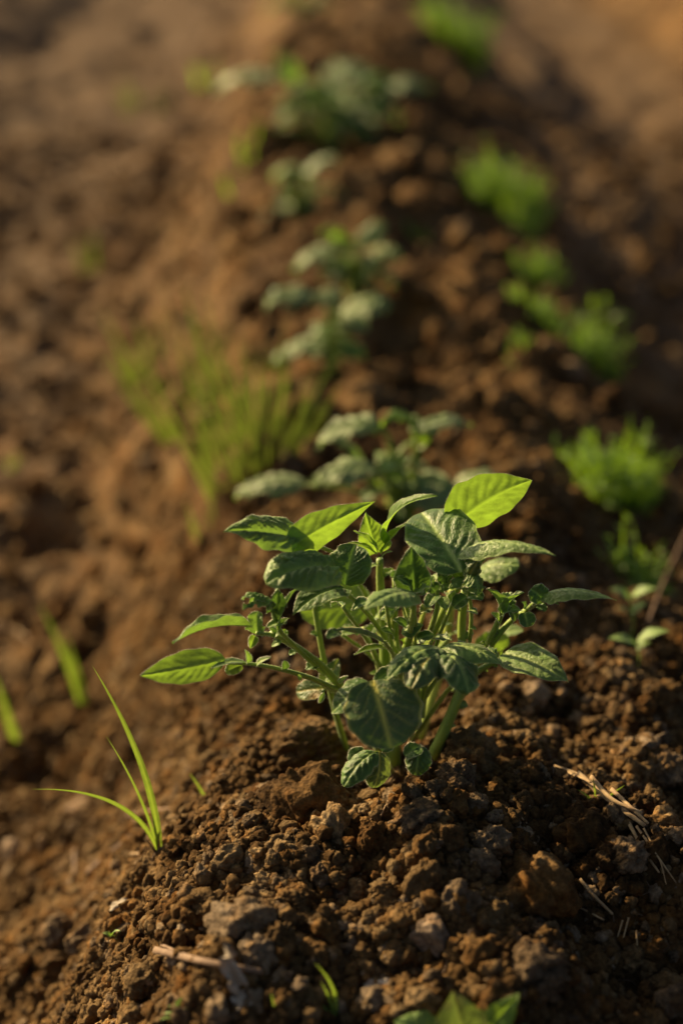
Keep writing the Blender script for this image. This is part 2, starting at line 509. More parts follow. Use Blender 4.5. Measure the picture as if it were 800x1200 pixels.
# the crumbs between them, far too many to count: one object each for the heap and for the furrows
def crumb_nodes(name, mats, sub, noise_scale):
    ng = bpy.data.node_groups.new(name, 'GeometryNodeTree')
    ng.interface.new_socket('Geometry', in_out='INPUT', socket_type='NodeSocketGeometry')
    ng.interface.new_socket('Geometry', in_out='OUTPUT', socket_type='NodeSocketGeometry')
    n = ng.nodes; l = ng.links
    gi, go = n.new('NodeGroupInput'), n.new('NodeGroupOutput')
    join = n.new('GeometryNodeJoinGeometry')
    for k in range(9):
        s = n.new('GeometryNodeMeshIcoSphere'); s.inputs['Radius'].default_value = 1.0
        s.inputs['Subdivisions'].default_value = sub
        prev = s.outputs['Mesh']
        for (sc, amp) in ((0.9, 0.95), (2.6, 0.42)):
            pos = n.new('GeometryNodeInputPosition')
            off = n.new('ShaderNodeVectorMath'); off.operation = 'ADD'; off.inputs[1].default_value = (k*13.7, k*7.1, k*3.3)
            nz = n.new('ShaderNodeTexNoise'); nz.inputs['Scale'].default_value = sc; nz.inputs['Detail'].default_value = 1
            sub_ = n.new('ShaderNodeMath'); sub_.operation = 'SUBTRACT'; sub_.inputs[1].default_value = 0.5
            mul = n.new('ShaderNodeVectorMath'); mul.operation = 'SCALE'
            ms = n.new('ShaderNodeMath'); ms.operation = 'MULTIPLY'; ms.inputs[1].default_value = amp*1.6
            sp = n.new('GeometryNodeSetPosition')
            l.new(pos.outputs[0], off.inputs[0]); l.new(off.outputs[0], nz.inputs['Vector'])
            l.new(nz.outputs['Fac'], sub_.inputs[0]); l.new(sub_.outputs[0], ms.inputs[0])
            l.new(pos.outputs[0], mul.inputs[0]); l.new(ms.outputs[0], mul.inputs['Scale'])
            l.new(prev, sp.inputs['Geometry']); l.new(mul.outputs[0], sp.inputs['Offset'])
            prev = sp.outputs['Geometry']
        sm = n.new('GeometryNodeSetMaterial'); sm.inputs['Material'].default_value = mats[k % len(mats)]
        ss = n.new('GeometryNodeSetShadeSmooth')
        g2i = n.new('GeometryNodeGeometryToInstance')
        l.new(prev, sm.inputs['Geometry']); l.new(sm.outputs[0], ss.inputs['Geometry']); l.new(ss.outputs[0], g2i.inputs[0])
        l.new(g2i.outputs[0], join.inputs[0])
    iop = n.new('GeometryNodeInstanceOnPoints')
    iop.inputs['Pick Instance'].default_value = True
    def attr(nm, t):
        a = n.new('GeometryNodeInputNamedAttribute'); a.data_type = t; a.inputs['Name'].default_value = nm
        return a.outputs['Attribute']
    l.new(gi.outputs[0], iop.inputs['Points']); l.new(join.outputs[0], iop.inputs['Instance'])
    l.new(attr('which', 'INT'), iop.inputs['Instance Index'])
    e = n.new('FunctionNodeEulerToRotation'); l.new(attr('turn', 'FLOAT_VECTOR'), e.inputs[0])
    l.new(e.outputs[0], iop.inputs['Rotation'])
    l.new(attr('size', 'FLOAT_VECTOR'), iop.inputs['Scale'])
    l.new(iop.outputs[0], go.inputs[0])
    return ng

def scatter(name, pts, size, ng, seed, kind='stuff', mats=()):
    rs = np.random.RandomState(seed)
    n = len(pts)
    me = bpy.data.meshes.new(name)
    me.vertices.add(n); me.vertices.foreach_set('co', pts.astype(np.float32).ravel())
    a = me.attributes.new('which', 'INT', 'POINT'); a.data.foreach_set('value', rs.randint(0, 9, n).astype(np.int32))
    a = me.attributes.new('turn', 'FLOAT_VECTOR', 'POINT'); a.data.foreach_set('vector', rs.uniform(0, 6.28, (n, 3)).astype(np.float32).ravel())
    a = me.attributes.new('size', 'FLOAT_VECTOR', 'POINT'); a.data.foreach_set('vector', (size[:, None] * rs.uniform(0.75, 1.2, (n, 3))).astype(np.float32).ravel())
    for m in mats: me.materials.append(m)
    me.update()
    o = bpy.data.objects.new(name, me)
    COL.objects.link(o)
    md = o.modifiers.new('scatter', 'NODES'); md.node_group = ng
    tag(o, kind=kind)
    return o

NG = crumb_nodes('crumb_scatter', (M_SOIL, M_CLOD, M_SOIL, M_GREY, M_SOIL, M_CLOD, M_SOIL, M_SOIL, M_CLOD), 3, 1)
def crumbs(name, n, xr, yr, s0, s1, p, seed, keep=None, label=''):
    rs = np.random.RandomState(seed)
    x = rs.uniform(*xr, n); y = rs.uniform(*yr, n)
    # gather in drifts rather than evenly
    d = 0.5 + 0.9*fbm(x*16, y*16, seed+5, 3) + 0.3*fbm(x*60, y*60, seed+9, 2)
    k = rs.rand(n) < np.clip(d, 0.12, 1.0)
    if keep is not None: k &= keep(x, y)
    k &= np.abs(x) < 0.10 + 0.38 * (y + 0.15)
    for a, b, c in BIG_AT:
        k &= (x - a)**2 + (y - b - c*.15)**2 > (c*0.75)**2
    x, y = x[k], y[k]
    s = s0 + (s1 - s0) * rs.rand(len(x))**p
    z = height(x, y) + s*0.25
    o = scatter(name, np.stack([x, y, z], 1), s, NG, seed, 'stuff', (M_SOIL, M_CLOD))
    o['label'] = label
    o['category'] = 'soil crumbs'
    return o
crumbs('soil_crumbs', 420000, (-0.30, 0.42), (0.36, 1.0), 0.0006, 0.0042, 4.2, 51, label='fine loose soil crumbs covering the near heap round the plant')
crumbs('furrow_crumbs', 26000, (-1.2, 1.3), (0.95, 3.2), 0.0022, 0.011, 3.0, 52, label='coarse soil crumbs strewn over the ridge and furrows behind the plant')

# ------------------------------------------------------------------ plant pieces
def unit(v):
    v = Vector(v)
    return v.normalized() if v.length > 1e-9 else Vector((0, 0, 1))

OUTLINE = {                      # half width along the blade: exponents near base and tip, and where the widest place lies
    'ovate': (0.60, 0.98), 'round': (0.45, 0.50), 'long': (0.60, 1.00), 'point': (0.50, 1.15), 'blade': (0.25, 0.9),
}
def leaf_geo(b, t, W, hint, shape='ovate', arch=0.12, fold=0.25, curl=0.0, puff=0.05, wave=0.04, veins=6, nu=36, nv=22, seed=0, sag=0.5, twist=0.0):
    """a leaf blade from base b to tip t: Bezier midrib, folded and curled section, quilted between the veins"""
    b, t = Vector(b), Vector(t)
    L = (t - b).length
    T0 = (t - b).normalized()
    Nn = unit(hint); Nn = unit(Nn - T0 * Nn.dot(T0))
    c = b + (t - b) * sag + Nn * (arch * L * 2)
    p, q = OUTLINE[shape]
    u = np.linspace(0, 1, nu + 1)
    peak = p / (p + q)
    wu = (u**p) * ((1 - u)**q) / (peak**p * (1 - peak)**q)
    v = np.linspace(-1, 1, nv + 1)
    verts, vein, across = [], [], []
    rs = np.random.RandomState(seed + 5)
    ph = rs.uniform(0, 6.28, 4)
    hw = W / 2
    puff *= 1.0; wave *= 1.5
    asym = rs.uniform(-0.06, 0.06)
    for i, ui in enumerate(u):
        P = b*(1-ui)**2 + c*(2*ui*(1-ui)) + t*ui**2
        T = unit((c - b)*(2*(1-ui)) + (t - c)*(2*ui))
        n_ = unit(Nn - T * Nn.dot(T))
        B = T.cross(n_)
        if twist:
            a = twist * ui
            n_, B = n_*math.cos(a) + B*math.sin(a), B*math.cos(a) - n_*math.sin(a)
        for vj in v:
            av = abs(vj)
            s = vj * hw * wu[i] * (1 + asym * math.copysign(1, vj)) * (1 + 0.03*math.sin(ui*23 + ph[0] + 2*vj))
            # lateral veins leave the midrib and sweep forward, arching with the margin
            k = max(0.0, ui + 0.02*math.sin(ui*17 + ph[0]))**0.9 * (veins + 1.0) - 1.5 * (av * wu[i])**0.85 * (veins * W / L / 2.4) + 0.22*math.copysign(1, vj) + 0.10*math.sin(ui*9 + vj*4 + ph[1])
            d = abs((k - math.floor(k)) - 0.5) * 2          # 1 on a vein, 0 between
            vm = max(0.0, 1 - (1 - d) / 0.22) * (1 - av**3)
            mid = math.exp(-(s / (max(0.032*W, 0.0005)))**2)
            vein.append(min(1, max(mid * (1.1 - 0.5*ui), 0.34 * vm * (1 if 0.03 < ui < 0.95 else 0))))
            across.append(av)
            env = (1 - av**4) * min(1, av * 4) * min(1, ui*8) * min(1, (1-ui)*5)
            h = puff * hw * (1 - d**2.2) * env
            h += 0.30 * puff * hw * math.sin(s/hw*19 + ui*31*L/W*0.6 + ph[3]) * math.sin(ui*37 + vj*5 + ph[2]) * env
            h -= 0.5 * puff * hw * mid
            h += wave * hw * (math.sin(ui*13 + ph[1] + (2 if vj > 0 else 0)) + 0.5*math.sin(ui*29 + ph[2])) * av**2.5
            h += -curl * hw * (s/hw)**2 if hw > 0 else 0
            cf, sf = math.cos(fold), math.sin(fold)
            q_ = P + B*(s*cf) + n_*(abs(s)*sf + h)
            verts.append(q_)
    m = nv + 1
    faces = [(i*m + j, i*m + j + 1, (i+1)*m + j + 1, (i+1)*m + j) for i in range(nu) for j in range(nv)]
    return np.array([x[:] for x in verts]), faces, vein, across

HAIRS = None
def leaf(name, parent, b, t, W, hint, mat, **kw):
    V, F, ve, ac = leaf_geo(b, t, W, hint, **kw)
    if HAIRS is not None and (Vector(t) - Vector(b)).length > .006:
        m = kw.get('nv', 22) + 1
        G = V.reshape(-1, m, 3)
        for e, i_ in ((0, 1), (m-1, m-2)):
            for k in range(1, len(G)-1):
                for f in (0, .33, .66):
                    p = G[k, e]*(1-f) + G[k+1, e]*f
                    HAIRS.append((p, G[k, e] - G[k, i_], .0007))
    return mesh_obj(name, V, F, mat, parent, Vector(b), {'vein': ve, 'across': ac})

def smooth_path(pts, n):
    P = [Vector(p) for p in pts]
    if len(P) == 2:
        return [P[0].lerp(P[1], i/n) for i in range(n+1)]
    E = [P[0]*2 - P[1]] + P + [P[-1]*2 - P[-2]]
    out = []
    segs = len(P) - 1
    for i in range(n + 1):
        f = i / n * segs
        k = min(int(f), segs - 1); x = f - k
        a, b, c, d = E[k], E[k+1], E[k+2], E[k+3]
        out.append(0.5*((2*b) + (c-a)*x + (2*a-5*b+4*c-d)*x*x + (3*b-a-3*c+d)*x**3))
    return out

def tube_geo(pts, r0, r1, n=16, seg=9, ribs=0.08):
    C = smooth_path(pts, n)
    V, F = [], []
    up = Vector((0.3, -0.8, 0.5))
    for i, p in enumerate(C):
        T = unit((C[min(i+1, n)] - C[max(i-1, 0)]))
        a = unit(up - T*up.dot(T)); b = T.cross(a)
        r = r0 + (r1 - r0) * i / n
        for k in range(seg):
            th = 2*math.pi*k/seg
            rr = r * (1 + ribs*math.cos(3*th))
            V.append(p + a*(rr*math.cos(th)) + b*(rr*math.sin(th)))
    for i in range(n):
        for k in range(seg):
            F.append((i*seg+k, i*seg+(k+1) % seg, (i+1)*seg+(k+1) % seg, (i+1)*seg+k))
    V.append(C[0]); V.append(C[-1]); a, z = len(V)-2, len(V)-1
    for k in range(seg):
        F.append((a, (k+1) % seg, k)); F.append((z, n*seg+k, n*seg+(k+1) % seg))
    return np.array([x[:] for x in V]), F

def tube(name, parent, pts, r0, r1, mat, **kw):
    V, F = tube_geo(pts, r0, r1, **kw)
    if HAIRS is not None:
        C = smooth_path(pts, 40)
        rh = np.random.RandomState(len(HAIRS) % 1000)
        for k in range(40):
            T = unit(C[k+1] - C[k])
            for _ in range(5):
                d = Vector(rh.normal(size=3)); d = unit(d - T*d.dot(T))
                rr = r0 + (r1 - r0)*k/40
                HAIRS.append((np.array(C[k].lerp(C[k+1], rh.rand()) + d*rr), np.array(d), .0009))
    return mesh_obj(name, V, F, mat, parent, Vector(pts[0]))

# ------------------------------------------------------------------ the near potato plant
def pt(px, py, Y0, dy=0.0):
    return at(px, py, Y0 + dy)

def hint(x, u, c):
    """normal given as right, up in the picture, towards the camera"""
    return CR*x + CU*u - CF*c

def potato_plant(base, Y0, label, leaves, stems, res=1.0, group='potato plants along the ridge', loose=()):
    root = empty('potato_plant', base)
    tag(root, label, 'potato plant', group)
    mp = (Vector((0, Y0, 0.06)) - CO).dot(CF) / FOC      # metres per photograph pixel there
    for path, w0, w1, mat in stems:
        pts = [pt(a, b, Y0, d) for a, b, d in path]
        tube('stem', root, pts, w0*mp/2, w1*mp/2, mat, n=22)
    for n_, spec in enumerate(leaves):
        rachis, blades = spec
        if rachis:
            path, w0, w1 = rachis
            stalk = tube('leaf', root, [pt(a, b, Y0, d) for a, b, d in path], w0*mp/2, w1*mp/2, M_STEM, n=18, seg=7)
        else:
            stalk = None
        for m_, s in enumerate(blades):
            (bx, by, bd), (tx, ty, td), W, hn, mat = s[:5]
            kw = dict(s[5]) if len(s) > 5 else {}
            kw.setdefault('seed', n_*31 + m_*7 + int(bx))
            big = W > 24
            kw.setdefault('nu', int((40 if big else 22)*res)); kw.setdefault('nv', int((26 if big else 12)*res))
            leaf('leaflet' if stalk else 'leaf', stalk or root, pt(bx, by, Y0, bd), pt(tx, ty, Y0, td), W*mp, hint(*hn), mat, **kw)
    return root, mp

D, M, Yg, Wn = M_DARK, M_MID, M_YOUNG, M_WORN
main_stems = [
 ([(462, 915, .00), (461, 880, .00), (458, 845, .01), (452, 800, .015), (450, 740, .02), (446, 690, .02), (445, 655, .02)], 19, 8, M_STEM),
 ([(505, 892, -.01), (520, 858, -.008), (535, 822, -.005), (545, 790, .0), (541, 740, .01), (545, 690, .01)], 15, 9, M_STEM),
 ([(540, 806, -.005), (562, 785, .0), (590, 772, .0), (602, 770, .0)], 9, 5, M_STEM),
 ([(455, 900, .005), (432, 850, .0), (405, 812, -.005), (378, 782, -.01), (345, 757, -.02), (318, 742, -.03)], 14, 7, M_STEM),
 ([(458, 880, .01), (463, 820, .005), (470, 780, .0), (482, 735, -.005), (476, 705, -.005)], 12, 8, M_STEM),
 ([(468, 860, .02), (490, 800, .02), (500, 760, .02), (522, 712, .01), (548, 672, .0)], 12, 7, M_STEM),
 ([(480, 900, .03), (505, 820, .05), (522, 755, .06), (530, 690, .06)], 16, 10, M_STEM_PALE),
 ([(408, 885, .02), (392, 830, .01), (380, 775, .01), (370, 720, .015), (366, 680, .02)], 8, 6, M_STEM),
 ([(470, 890, .01), (452, 815, .015), (440, 770, .01), (425, 735, .02)], 8, 6, M_STEM_PALE),
 ([(505, 885, .01), (555, 790, .01), (575, 757, .0), (596, 730, .0), (618, 714, -.005), (636, 703, -.01)], 9, 5, M_STEM),
]
main_leaves = [
 # upper left compound leaf, midrib running down to the centre of the plant
 (([(330, 653, -.035), (352, 660, -.03), (378, 675, -.02), (402, 692, -.01), (428, 716, .0), (450, 745, .005), (472, 775, .01), (485, 800, .02)], 4, 7), [
   ((397, 668, -.020), (311, 682, -.045), 62, (-.15, .60, .80), M, dict(arch=.14, fold=-.02, curl=.15, puff=.22, veins=8, shape='round', wave=.05)),
   ((404, 686, -.01), (417, 638, .0), 50, (-.15, .35, .9), D, dict(arch=.10, fold=.12, puff=.10, veins=7, shape='round')),
   ((406, 690, -.012), (343, 721, -.035), 44, (-.15, .72, .65), D, dict(arch=.14, fold=.14, puff=.07, veins=6)),
   ((434, 706, .0), (412, 716, -.01), 16, (-.1, .6, .7), D, dict(arch=.2)),
   ((446, 724, .0), (462, 714, .0), 13, (.1, .5, .8), D, dict(arch=.2, shape='round')),
   ((458, 748, .0), (446, 738, -.008), 10, (.1, .5, .8), D, dict(arch=.2, shape='round')),
 ]),
 (([(352, 637, -.01), (372, 640, .0), (400, 655, .02), (430, 700, .03), (450, 760, .03)], 4, 6), [
   ((358, 632, -.008), (263, 621, -.03), 46, (-.05, .45, .88), M, dict(arch=.06, fold=.0, curl=.12, puff=.20, veins=9, wave=.07)),
   ((338, 643, -.02), (440, 587, .0), 42, (-.25, .10, -.90), Yg, dict(arch=.09, fold=.28, puff=.05, veins=7, shape='point', wave=.03)),
 ]),
 # long low leaf at the left
 (([(300, 742, -.035), (322, 745, -.03), (346, 758, -.02)], 4, 6), [
   ((296, 735, -.035), (202, 754, -.05), 34, (-.2, .75, .15), M, dict(arch=.10, fold=.75, puff=.06, veins=7, shape='long', wave=.06)),
   ((303, 744, -.03), (302, 716, -.03), 22, (-.3, .2, .9), M, dict(arch=.12, fold=.3, puff=.12, shape='round', wave=.15)),
   ((299, 745, -.03), (293, 760, -.035), 11, (.2, .3, .9), Yg, dict(fold=.3)),
   ((322, 748, -.03), (338, 724, -.03), 16, (-.4, .5, .7), M, dict(fold=.5, wave=.15)),
   ((330, 752, -.03), (318, 758, -.03), 9, (0, .6, .7), M, dict(fold=.3)),
 ]),
 (([(262, 776, -.045), (300, 779, -.04), (335, 786, -.03), (370, 797, -.02), (402, 812, -.005)], 3.5, 7), [
   ((264, 772, -.045), (164, 792, -.06), 37, (-.1, -.30, -.95), Yg, dict(arch=.07, fold=.10, puff=.05, veins=8, shape='ovate', wave=.02)),
   ((288, 776, -.042), (247, 784, -.05), 12, (0, .9, .4), D, dict(arch=.1, fold=.2, shape='long')),
   ((290, 777, -.042), (287, 761, -.045), 9, (.5, .1, .9), M, dict(fold=.5)),
   ((284, 779, -.042), (264, 788, -.045), 14, (0, .3, .9), Yg, dict(fold=.1, shape='round')),
   ((300, 781, -.04), (318, 770, -.045), 7, (0, .5, .8), M, dict(fold=.3, shape='long')),
   ((334, 784, -.03), (333, 774, -.034), 9, (.2, .1, 1), D, dict(fold=.2, shape='round')),
   ((350, 790, -.03), (352, 798, -.03), 5, (.2, .1, 1), M, dict(fold=.2)),
 ]),
 # crumpled leaflets above the low leaf
 (([(318, 712, -.03), (326, 735, -.03), (340, 752, -.025), (380, 790, -.01)], 4, 6), [
   ((320, 708, -.03), (282, 701, -.04), 26, (-.3, .75, .55), M, dict(arch=.15, fold=-.2, curl=.5, puff=.22, veins=6, wave=.18)),
   ((322, 712, -.03), (284, 714, -.045), 15, (-.2, .85, .3), D, dict(arch=.12, fold=.2, puff=.2, wave=.25)),
   ((320, 715, -.028), (326, 690, -.03), 24, (.3, .3, .9), D, dict(arch=.1, fold=.4, puff=.2, wave=.2)),
   ((326, 742, -.03), (347, 690, -.03), 20, (-.85, .1, .5), M, dict(arch=.08, fold=.65, puff=.06, shape='point', wave=.08)),
   ((330, 730, -.03), (312, 736, -.035), 11, (0, .7, .6), M, dict(fold=.3)),
 ]),
 # bright leaf behind
 (([(432, 700, .045), (448, 735, .045), (460, 790, .04)], 4, 5), [
   ((436, 704, .045), (352, 716, .04), 62, (.15, -.35, -.92), Yg, dict(arch=.04, fold=.05, puff=.03, veins=6, shape='round')),
 ]),
 # worn small leaves by the left stem
 (([(385, 806, .0), (380, 806, .005), (404, 815, .0)], 4, 3), [
   ((380, 808, .0), (397, 772, .01), 24, (-.3, -.1, .95), Wn, dict(arch=.06, fold=.3, puff=.05)),
   ((381, 806, .0), (347, 811, .005), 26, (-.1, .35, .9), Wn, dict(arch=.06, fold=.15, puff=.05, shape='round')),
   ((396, 800, -.01), (408, 792, -.01), 5, (0, .3, .9), M, dict(fold=.2, shape='long')),
   ((380, 812, -.01), (374, 824, -.01), 6, (0, .3, .9), M, dict(fold=.2, shape='long')),
 ]),
 # big round leaf low at the front with its side lobes
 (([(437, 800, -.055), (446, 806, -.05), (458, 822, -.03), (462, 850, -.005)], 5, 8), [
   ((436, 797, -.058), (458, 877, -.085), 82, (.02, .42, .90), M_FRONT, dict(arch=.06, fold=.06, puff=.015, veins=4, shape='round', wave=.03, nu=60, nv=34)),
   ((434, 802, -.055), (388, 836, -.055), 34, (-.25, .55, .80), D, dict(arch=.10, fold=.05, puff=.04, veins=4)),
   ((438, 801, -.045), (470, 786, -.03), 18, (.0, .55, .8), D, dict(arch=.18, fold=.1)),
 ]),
 # curled little leaves at the foot
 (([(448, 884, -.045), (452, 893, -.03), (460, 905, -.01)], 4, 5), [
   ((441, 880, -.05), (402, 922, -.065), 34, (-.45, .45, .75), D, dict(arch=.16, fold=-.1, curl=.3, puff=.12, veins=4, shape='round')),
   ((444, 880, -.05), (438, 924, -.06), 36, (.45, .35, .8), Wn, dict(arch=.16, fold=-.1, curl=.3, puff=.12, veins=4, shape='round')),
   ((430, 884, -.045), (408, 892, -.05), 20, (-.2, .6, .7), D, dict(arch=.2, shape='round')),
   ((447, 880, -.045), (456, 872, -.04), 17, (.1, .5, .8), D, dict(arch=.2, shape='round')),
 ]),
 (([(490, 874, -.02), (497, 880, -.01), (505, 892, -.01)], 4, 5), [
   ((492, 874, -.03), (487, 909, -.04), 30, (-.05, .45, .9), D, dict(arch=.14, fold=-.12, curl=.25, puff=.12, veins=4, shape='round')),
   ((492, 876, -.03), (474, 886, -.035), 20, (-.1, .6, .8), D, dict(arch=.14, shape='round')),
 ]),
 # dark drooping cluster right of centre
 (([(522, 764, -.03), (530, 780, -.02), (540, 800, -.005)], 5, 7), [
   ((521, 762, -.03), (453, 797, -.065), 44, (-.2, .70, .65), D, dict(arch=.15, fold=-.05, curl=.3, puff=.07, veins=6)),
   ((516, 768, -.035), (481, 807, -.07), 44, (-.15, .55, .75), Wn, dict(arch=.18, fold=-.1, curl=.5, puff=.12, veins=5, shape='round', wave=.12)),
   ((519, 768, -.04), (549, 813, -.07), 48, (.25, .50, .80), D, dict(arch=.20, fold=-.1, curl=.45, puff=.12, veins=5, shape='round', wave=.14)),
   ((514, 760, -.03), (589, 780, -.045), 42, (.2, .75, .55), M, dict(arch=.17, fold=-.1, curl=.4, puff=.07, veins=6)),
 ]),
 (([(590, 770, -.01), (603, 772, -.01)], 5, 4), [
   ((588, 766, -.01), (666, 799, -.035), 52, (.10, .66, .72), M, dict(arch=.08, fold=.12, puff=.05, veins=5, shape='ovate')),
   ((583, 772, -.005), (571, 763, .0), 8, (0, .6, .7), M, dict(fold=.3)),
 ]),
 # top dark leaf
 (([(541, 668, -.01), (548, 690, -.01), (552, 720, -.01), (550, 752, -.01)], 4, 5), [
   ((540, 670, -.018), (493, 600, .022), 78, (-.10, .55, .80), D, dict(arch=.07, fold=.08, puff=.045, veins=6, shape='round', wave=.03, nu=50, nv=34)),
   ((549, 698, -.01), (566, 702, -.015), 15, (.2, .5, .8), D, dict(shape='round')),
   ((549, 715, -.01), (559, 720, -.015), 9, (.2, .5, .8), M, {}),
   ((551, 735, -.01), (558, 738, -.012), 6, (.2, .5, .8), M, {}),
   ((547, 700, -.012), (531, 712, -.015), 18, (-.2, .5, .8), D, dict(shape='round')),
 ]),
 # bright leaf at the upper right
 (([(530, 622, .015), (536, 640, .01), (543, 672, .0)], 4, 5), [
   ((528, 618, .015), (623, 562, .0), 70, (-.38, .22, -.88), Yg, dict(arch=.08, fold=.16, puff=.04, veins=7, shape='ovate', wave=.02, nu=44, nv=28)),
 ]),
 (([(543, 655, -.01), (548, 668, -.01), (546, 690, -.005)], 5, 6), [
   ((536, 652, -.01), (651, 650, -.035), 34, (.0, .88, .45), M, dict(arch=.14, fold=-.15, curl=.6, puff=.12, veins=9, shape='long', sag=.35)),
   ((546, 662, -.015), (560, 640, -.01), 24, (.6, .2, .75), M, dict(arch=.2, fold=.4, puff=.15, wave=.15)),
   ((548, 676, -.02), (562, 654, -.02), 20, (.2, .5, .8), Wn, dict(arch=.25, fold=-.2, curl=.8, puff=.25, wave=.25)),
   ((552, 672, -.02), (560, 700, -.03), 26, (.3, .5, .8), M, dict(arch=.2, fold=-.2, curl=.6, puff=.2, wave=.2)),
   ((545, 678, -.015), (526, 690, -.02), 22, (-.2, .7, .7), M, dict(arch=.2, fold=-.2, curl=.5, puff=.2, wave=.2)),
   ((542, 680, -.015), (530, 664, -.01), 13, (-.4, .2, .8), Yg, dict(fold=.4, wave=.2)),
 ]),
 # out of focus leaf behind the right side
 (([(560, 672, .06), (548, 700, .06), (535, 740, .06)], 4, 6), [
   ((560, 668, .06), (608, 662, .05), 42, (.1, .7, .7), M, dict(arch=.1, fold=-.1, curl=.3, puff=.12, veins=5, shape='round')),
 ]),
 (([(560, 765, .05), (548, 780, .05), (530, 810, .04)], 4, 6), [
   ((556, 762, .05), (596, 748, .045), 30, (-.1, .1, -.95), Yg, dict(arch=.05, shape='round')),
   ((575, 752, .06), (613, 738, .06), 24, (.1, .8, .5), M, dict(arch=.1, shape='round')),
 ]),
 # right-hand leaf reaching out
 (([(634, 702, -.01), (624, 708, -.01), (612, 720, -.005)], 4, 5), [
   ((632, 701, -.01), (722, 703, -.03), 32, (.05, .90, .40), M, dict(arch=.12, fold=-.12, curl=.5, puff=.10, veins=9, shape='long', sag=.3)),
   ((637, 703, -.012), (621, 690, -.01), 24, (-.2, .35, .85), D, dict(arch=.12, fold=.2, puff=.2, shape='round', wave=.12)),
   ((634, 704, -.012), (655, 709, -.02), 11, (.1, .7, .6), M, dict(arch=.1)),
   ((614, 718, -.01), (618, 735, -.015), 20, (.1, .3, .9), D, dict(arch=.1, shape='round', puff=.1)),
   ((604, 726, -.01), (596, 712, -.012), 12, (.0, .4, .9), D, dict(arch=.1, shape='round', puff=.1)),
 ]),
 (([(588, 704, -.005), (586, 722, .0), (576, 745, .0), (566, 765, .0)], 6, 8), [
   ((588, 718, -.01), (570, 690, -.015), 24, (-.35, .75, .55), M, dict(arch=.08, fold=.55, puff=.08)),
   ((588, 718, -.01), (614, 694, -.015), 22, (.35, .75, .55), M, dict(arch=.08, fold=.5, puff=.08)),
   ((590, 716, -.01), (596, 694, -.0), 20, (.1, .2, .95), D, dict(arch=.1, fold=.4, puff=.15, wave=.1)),
   ((588, 722, -.01), (612, 716, -.015), 15, (.2, .7, .7), M, dict(arch=.2, wave=.1)),
   ((584, 728, -.008), (575, 718, -.01), 10, (0, .6, .8), M, {}),
 ]),
 # young shoot at the top
 (None, [
   ((450, 636, .02), (512, 581, .0), 26, (-.35, .75, .55), Yg, dict(arch=.16, fold=.35, puff=.08, veins=8, shape='long', wave=.05)),
   ((441, 648, .02), (428, 600, .02), 40, (-.1, .2, .95), Yg, dict(arch=.05, fold=.3, puff=.06, veins=6, shape='point', wave=.05)),
   ((446, 650, .018), (480, 611, .015), 17, (-.3, .7, .6), Yg, dict(arch=.08, fold=.4, shape='point')),
   ((441, 650, .015), (408, 636, .01), 13, (0, .9, .4), Yg, dict(arch=.08, fold=.4, shape='point')),
   ((442, 644, .012), (414, 622, .01), 17, (-.2, .8, .5), Yg, dict(arch=.06, fold=.3, shape='point')),
   ((446, 655, .012), (460, 646, .01), 6, (0, .9, .4), Yg, dict(shape='long')),
   ((443, 662, .012), (430, 668, .005), 8, (0, .8, .4), M, dict(shape='long')),
 ]),
 # crowded little leaves at the centre
 (([(486, 690, -.02), (484, 715, -.02), (480, 745, -.01)], 5, 7), [
   ((486, 694, -.02), (482, 640, -.025), 42, (-.1, .30, .95), D, dict(arch=.05, fold=.30, puff=.14, veins=8, wave=.06)),
   ((484, 694, -.022), (463, 676, -.03), 13, (-.3, .5, .8), D, dict(arch=.1, fold=.2, wave=.15)),
   ((488, 694, -.02), (508, 675, -.02), 18, (.3, .5, .8), M, dict(arch=.1, fold=.2, wave=.15)),
   ((488, 696, -.03), (426, 714, -.06), 42, (-.1, .72, .60), M, dict(arch=.10, fold=-.05, curl=.25, puff=.07, veins=7)),
   ((484, 700, -.03), (505, 688, -.035), 17, (.2, .7, .6), M, dict(arch=.1, fold=.2, wave=.15)),
 ]),
 (([(512, 690, -.01), (512, 712, -.01), (502, 745, .0)], 5, 7), [
   ((512, 692, -.01), (530, 674, -.01), 19, (.2, .6, .7), M, dict(arch=.1, fold=-.1, puff=.2, wave=.2)),
   ((510, 694, -.012), (494, 680, -.01), 19, (-.2, .6, .7), D, dict(arch=.1, fold=.1, puff=.2, wave=.2)),
   ((512, 698, -.015), (500, 712, -.025), 15, (-.1, .7, .7), D, dict(arch=.15, shape='round')),
   ((514, 700, -.015), (522, 714, -.025), 14, (.1, .7, .7), M, dict(arch=.15, shape='round')),
   ((506, 712, -.015), (490, 720, -.02), 13, (.1, .7, .7), Wn, dict(arch=.15, wave=.2)),
   ((520, 684, -.012), (512, 668, -.01), 14, (.1, .5, .9), D, dict(arch=.1, puff=.2, wave=.2)),
 ]),
 # curled leaves in the middle
 (([(450, 752, -.02), (462, 770, -.01), (470, 800, .0)], 4, 6), [
   ((452, 754, -.02), (381, 742, -.045), 18, (-.1, .9, .35), Wn, dict(arch=.12, fold=-.1, curl=.6, puff=.10, veins=6, shape='ovate')),
   ((398, 741, -.04), (383, 748, -.05), 12, (-.1, .4, .9), D, dict(arch=.1, shape='round')),
   ((452, 760, -.02), (414, 768, -.03), 10, (-.1, .7, .6), Yg, dict(arch=.12, fold=.3, shape='long')),
   ((470, 742, -.01), (496, 732, -.01), 20, (.1, .6, .7), D, dict(arch=.18, fold=-.1, curl=.4)),
   ((476, 735, -.01), (460, 726, -.01), 12, (.1, .6, .7), D, dict(arch=.18)),
   ((488, 752, -.01), (508, 744, -.01), 15, (.1, .6, .7), D, dict(arch=.18, shape='round')),
 ]),
]
plant_at = at(475, 900, .60)
HAIRS = []
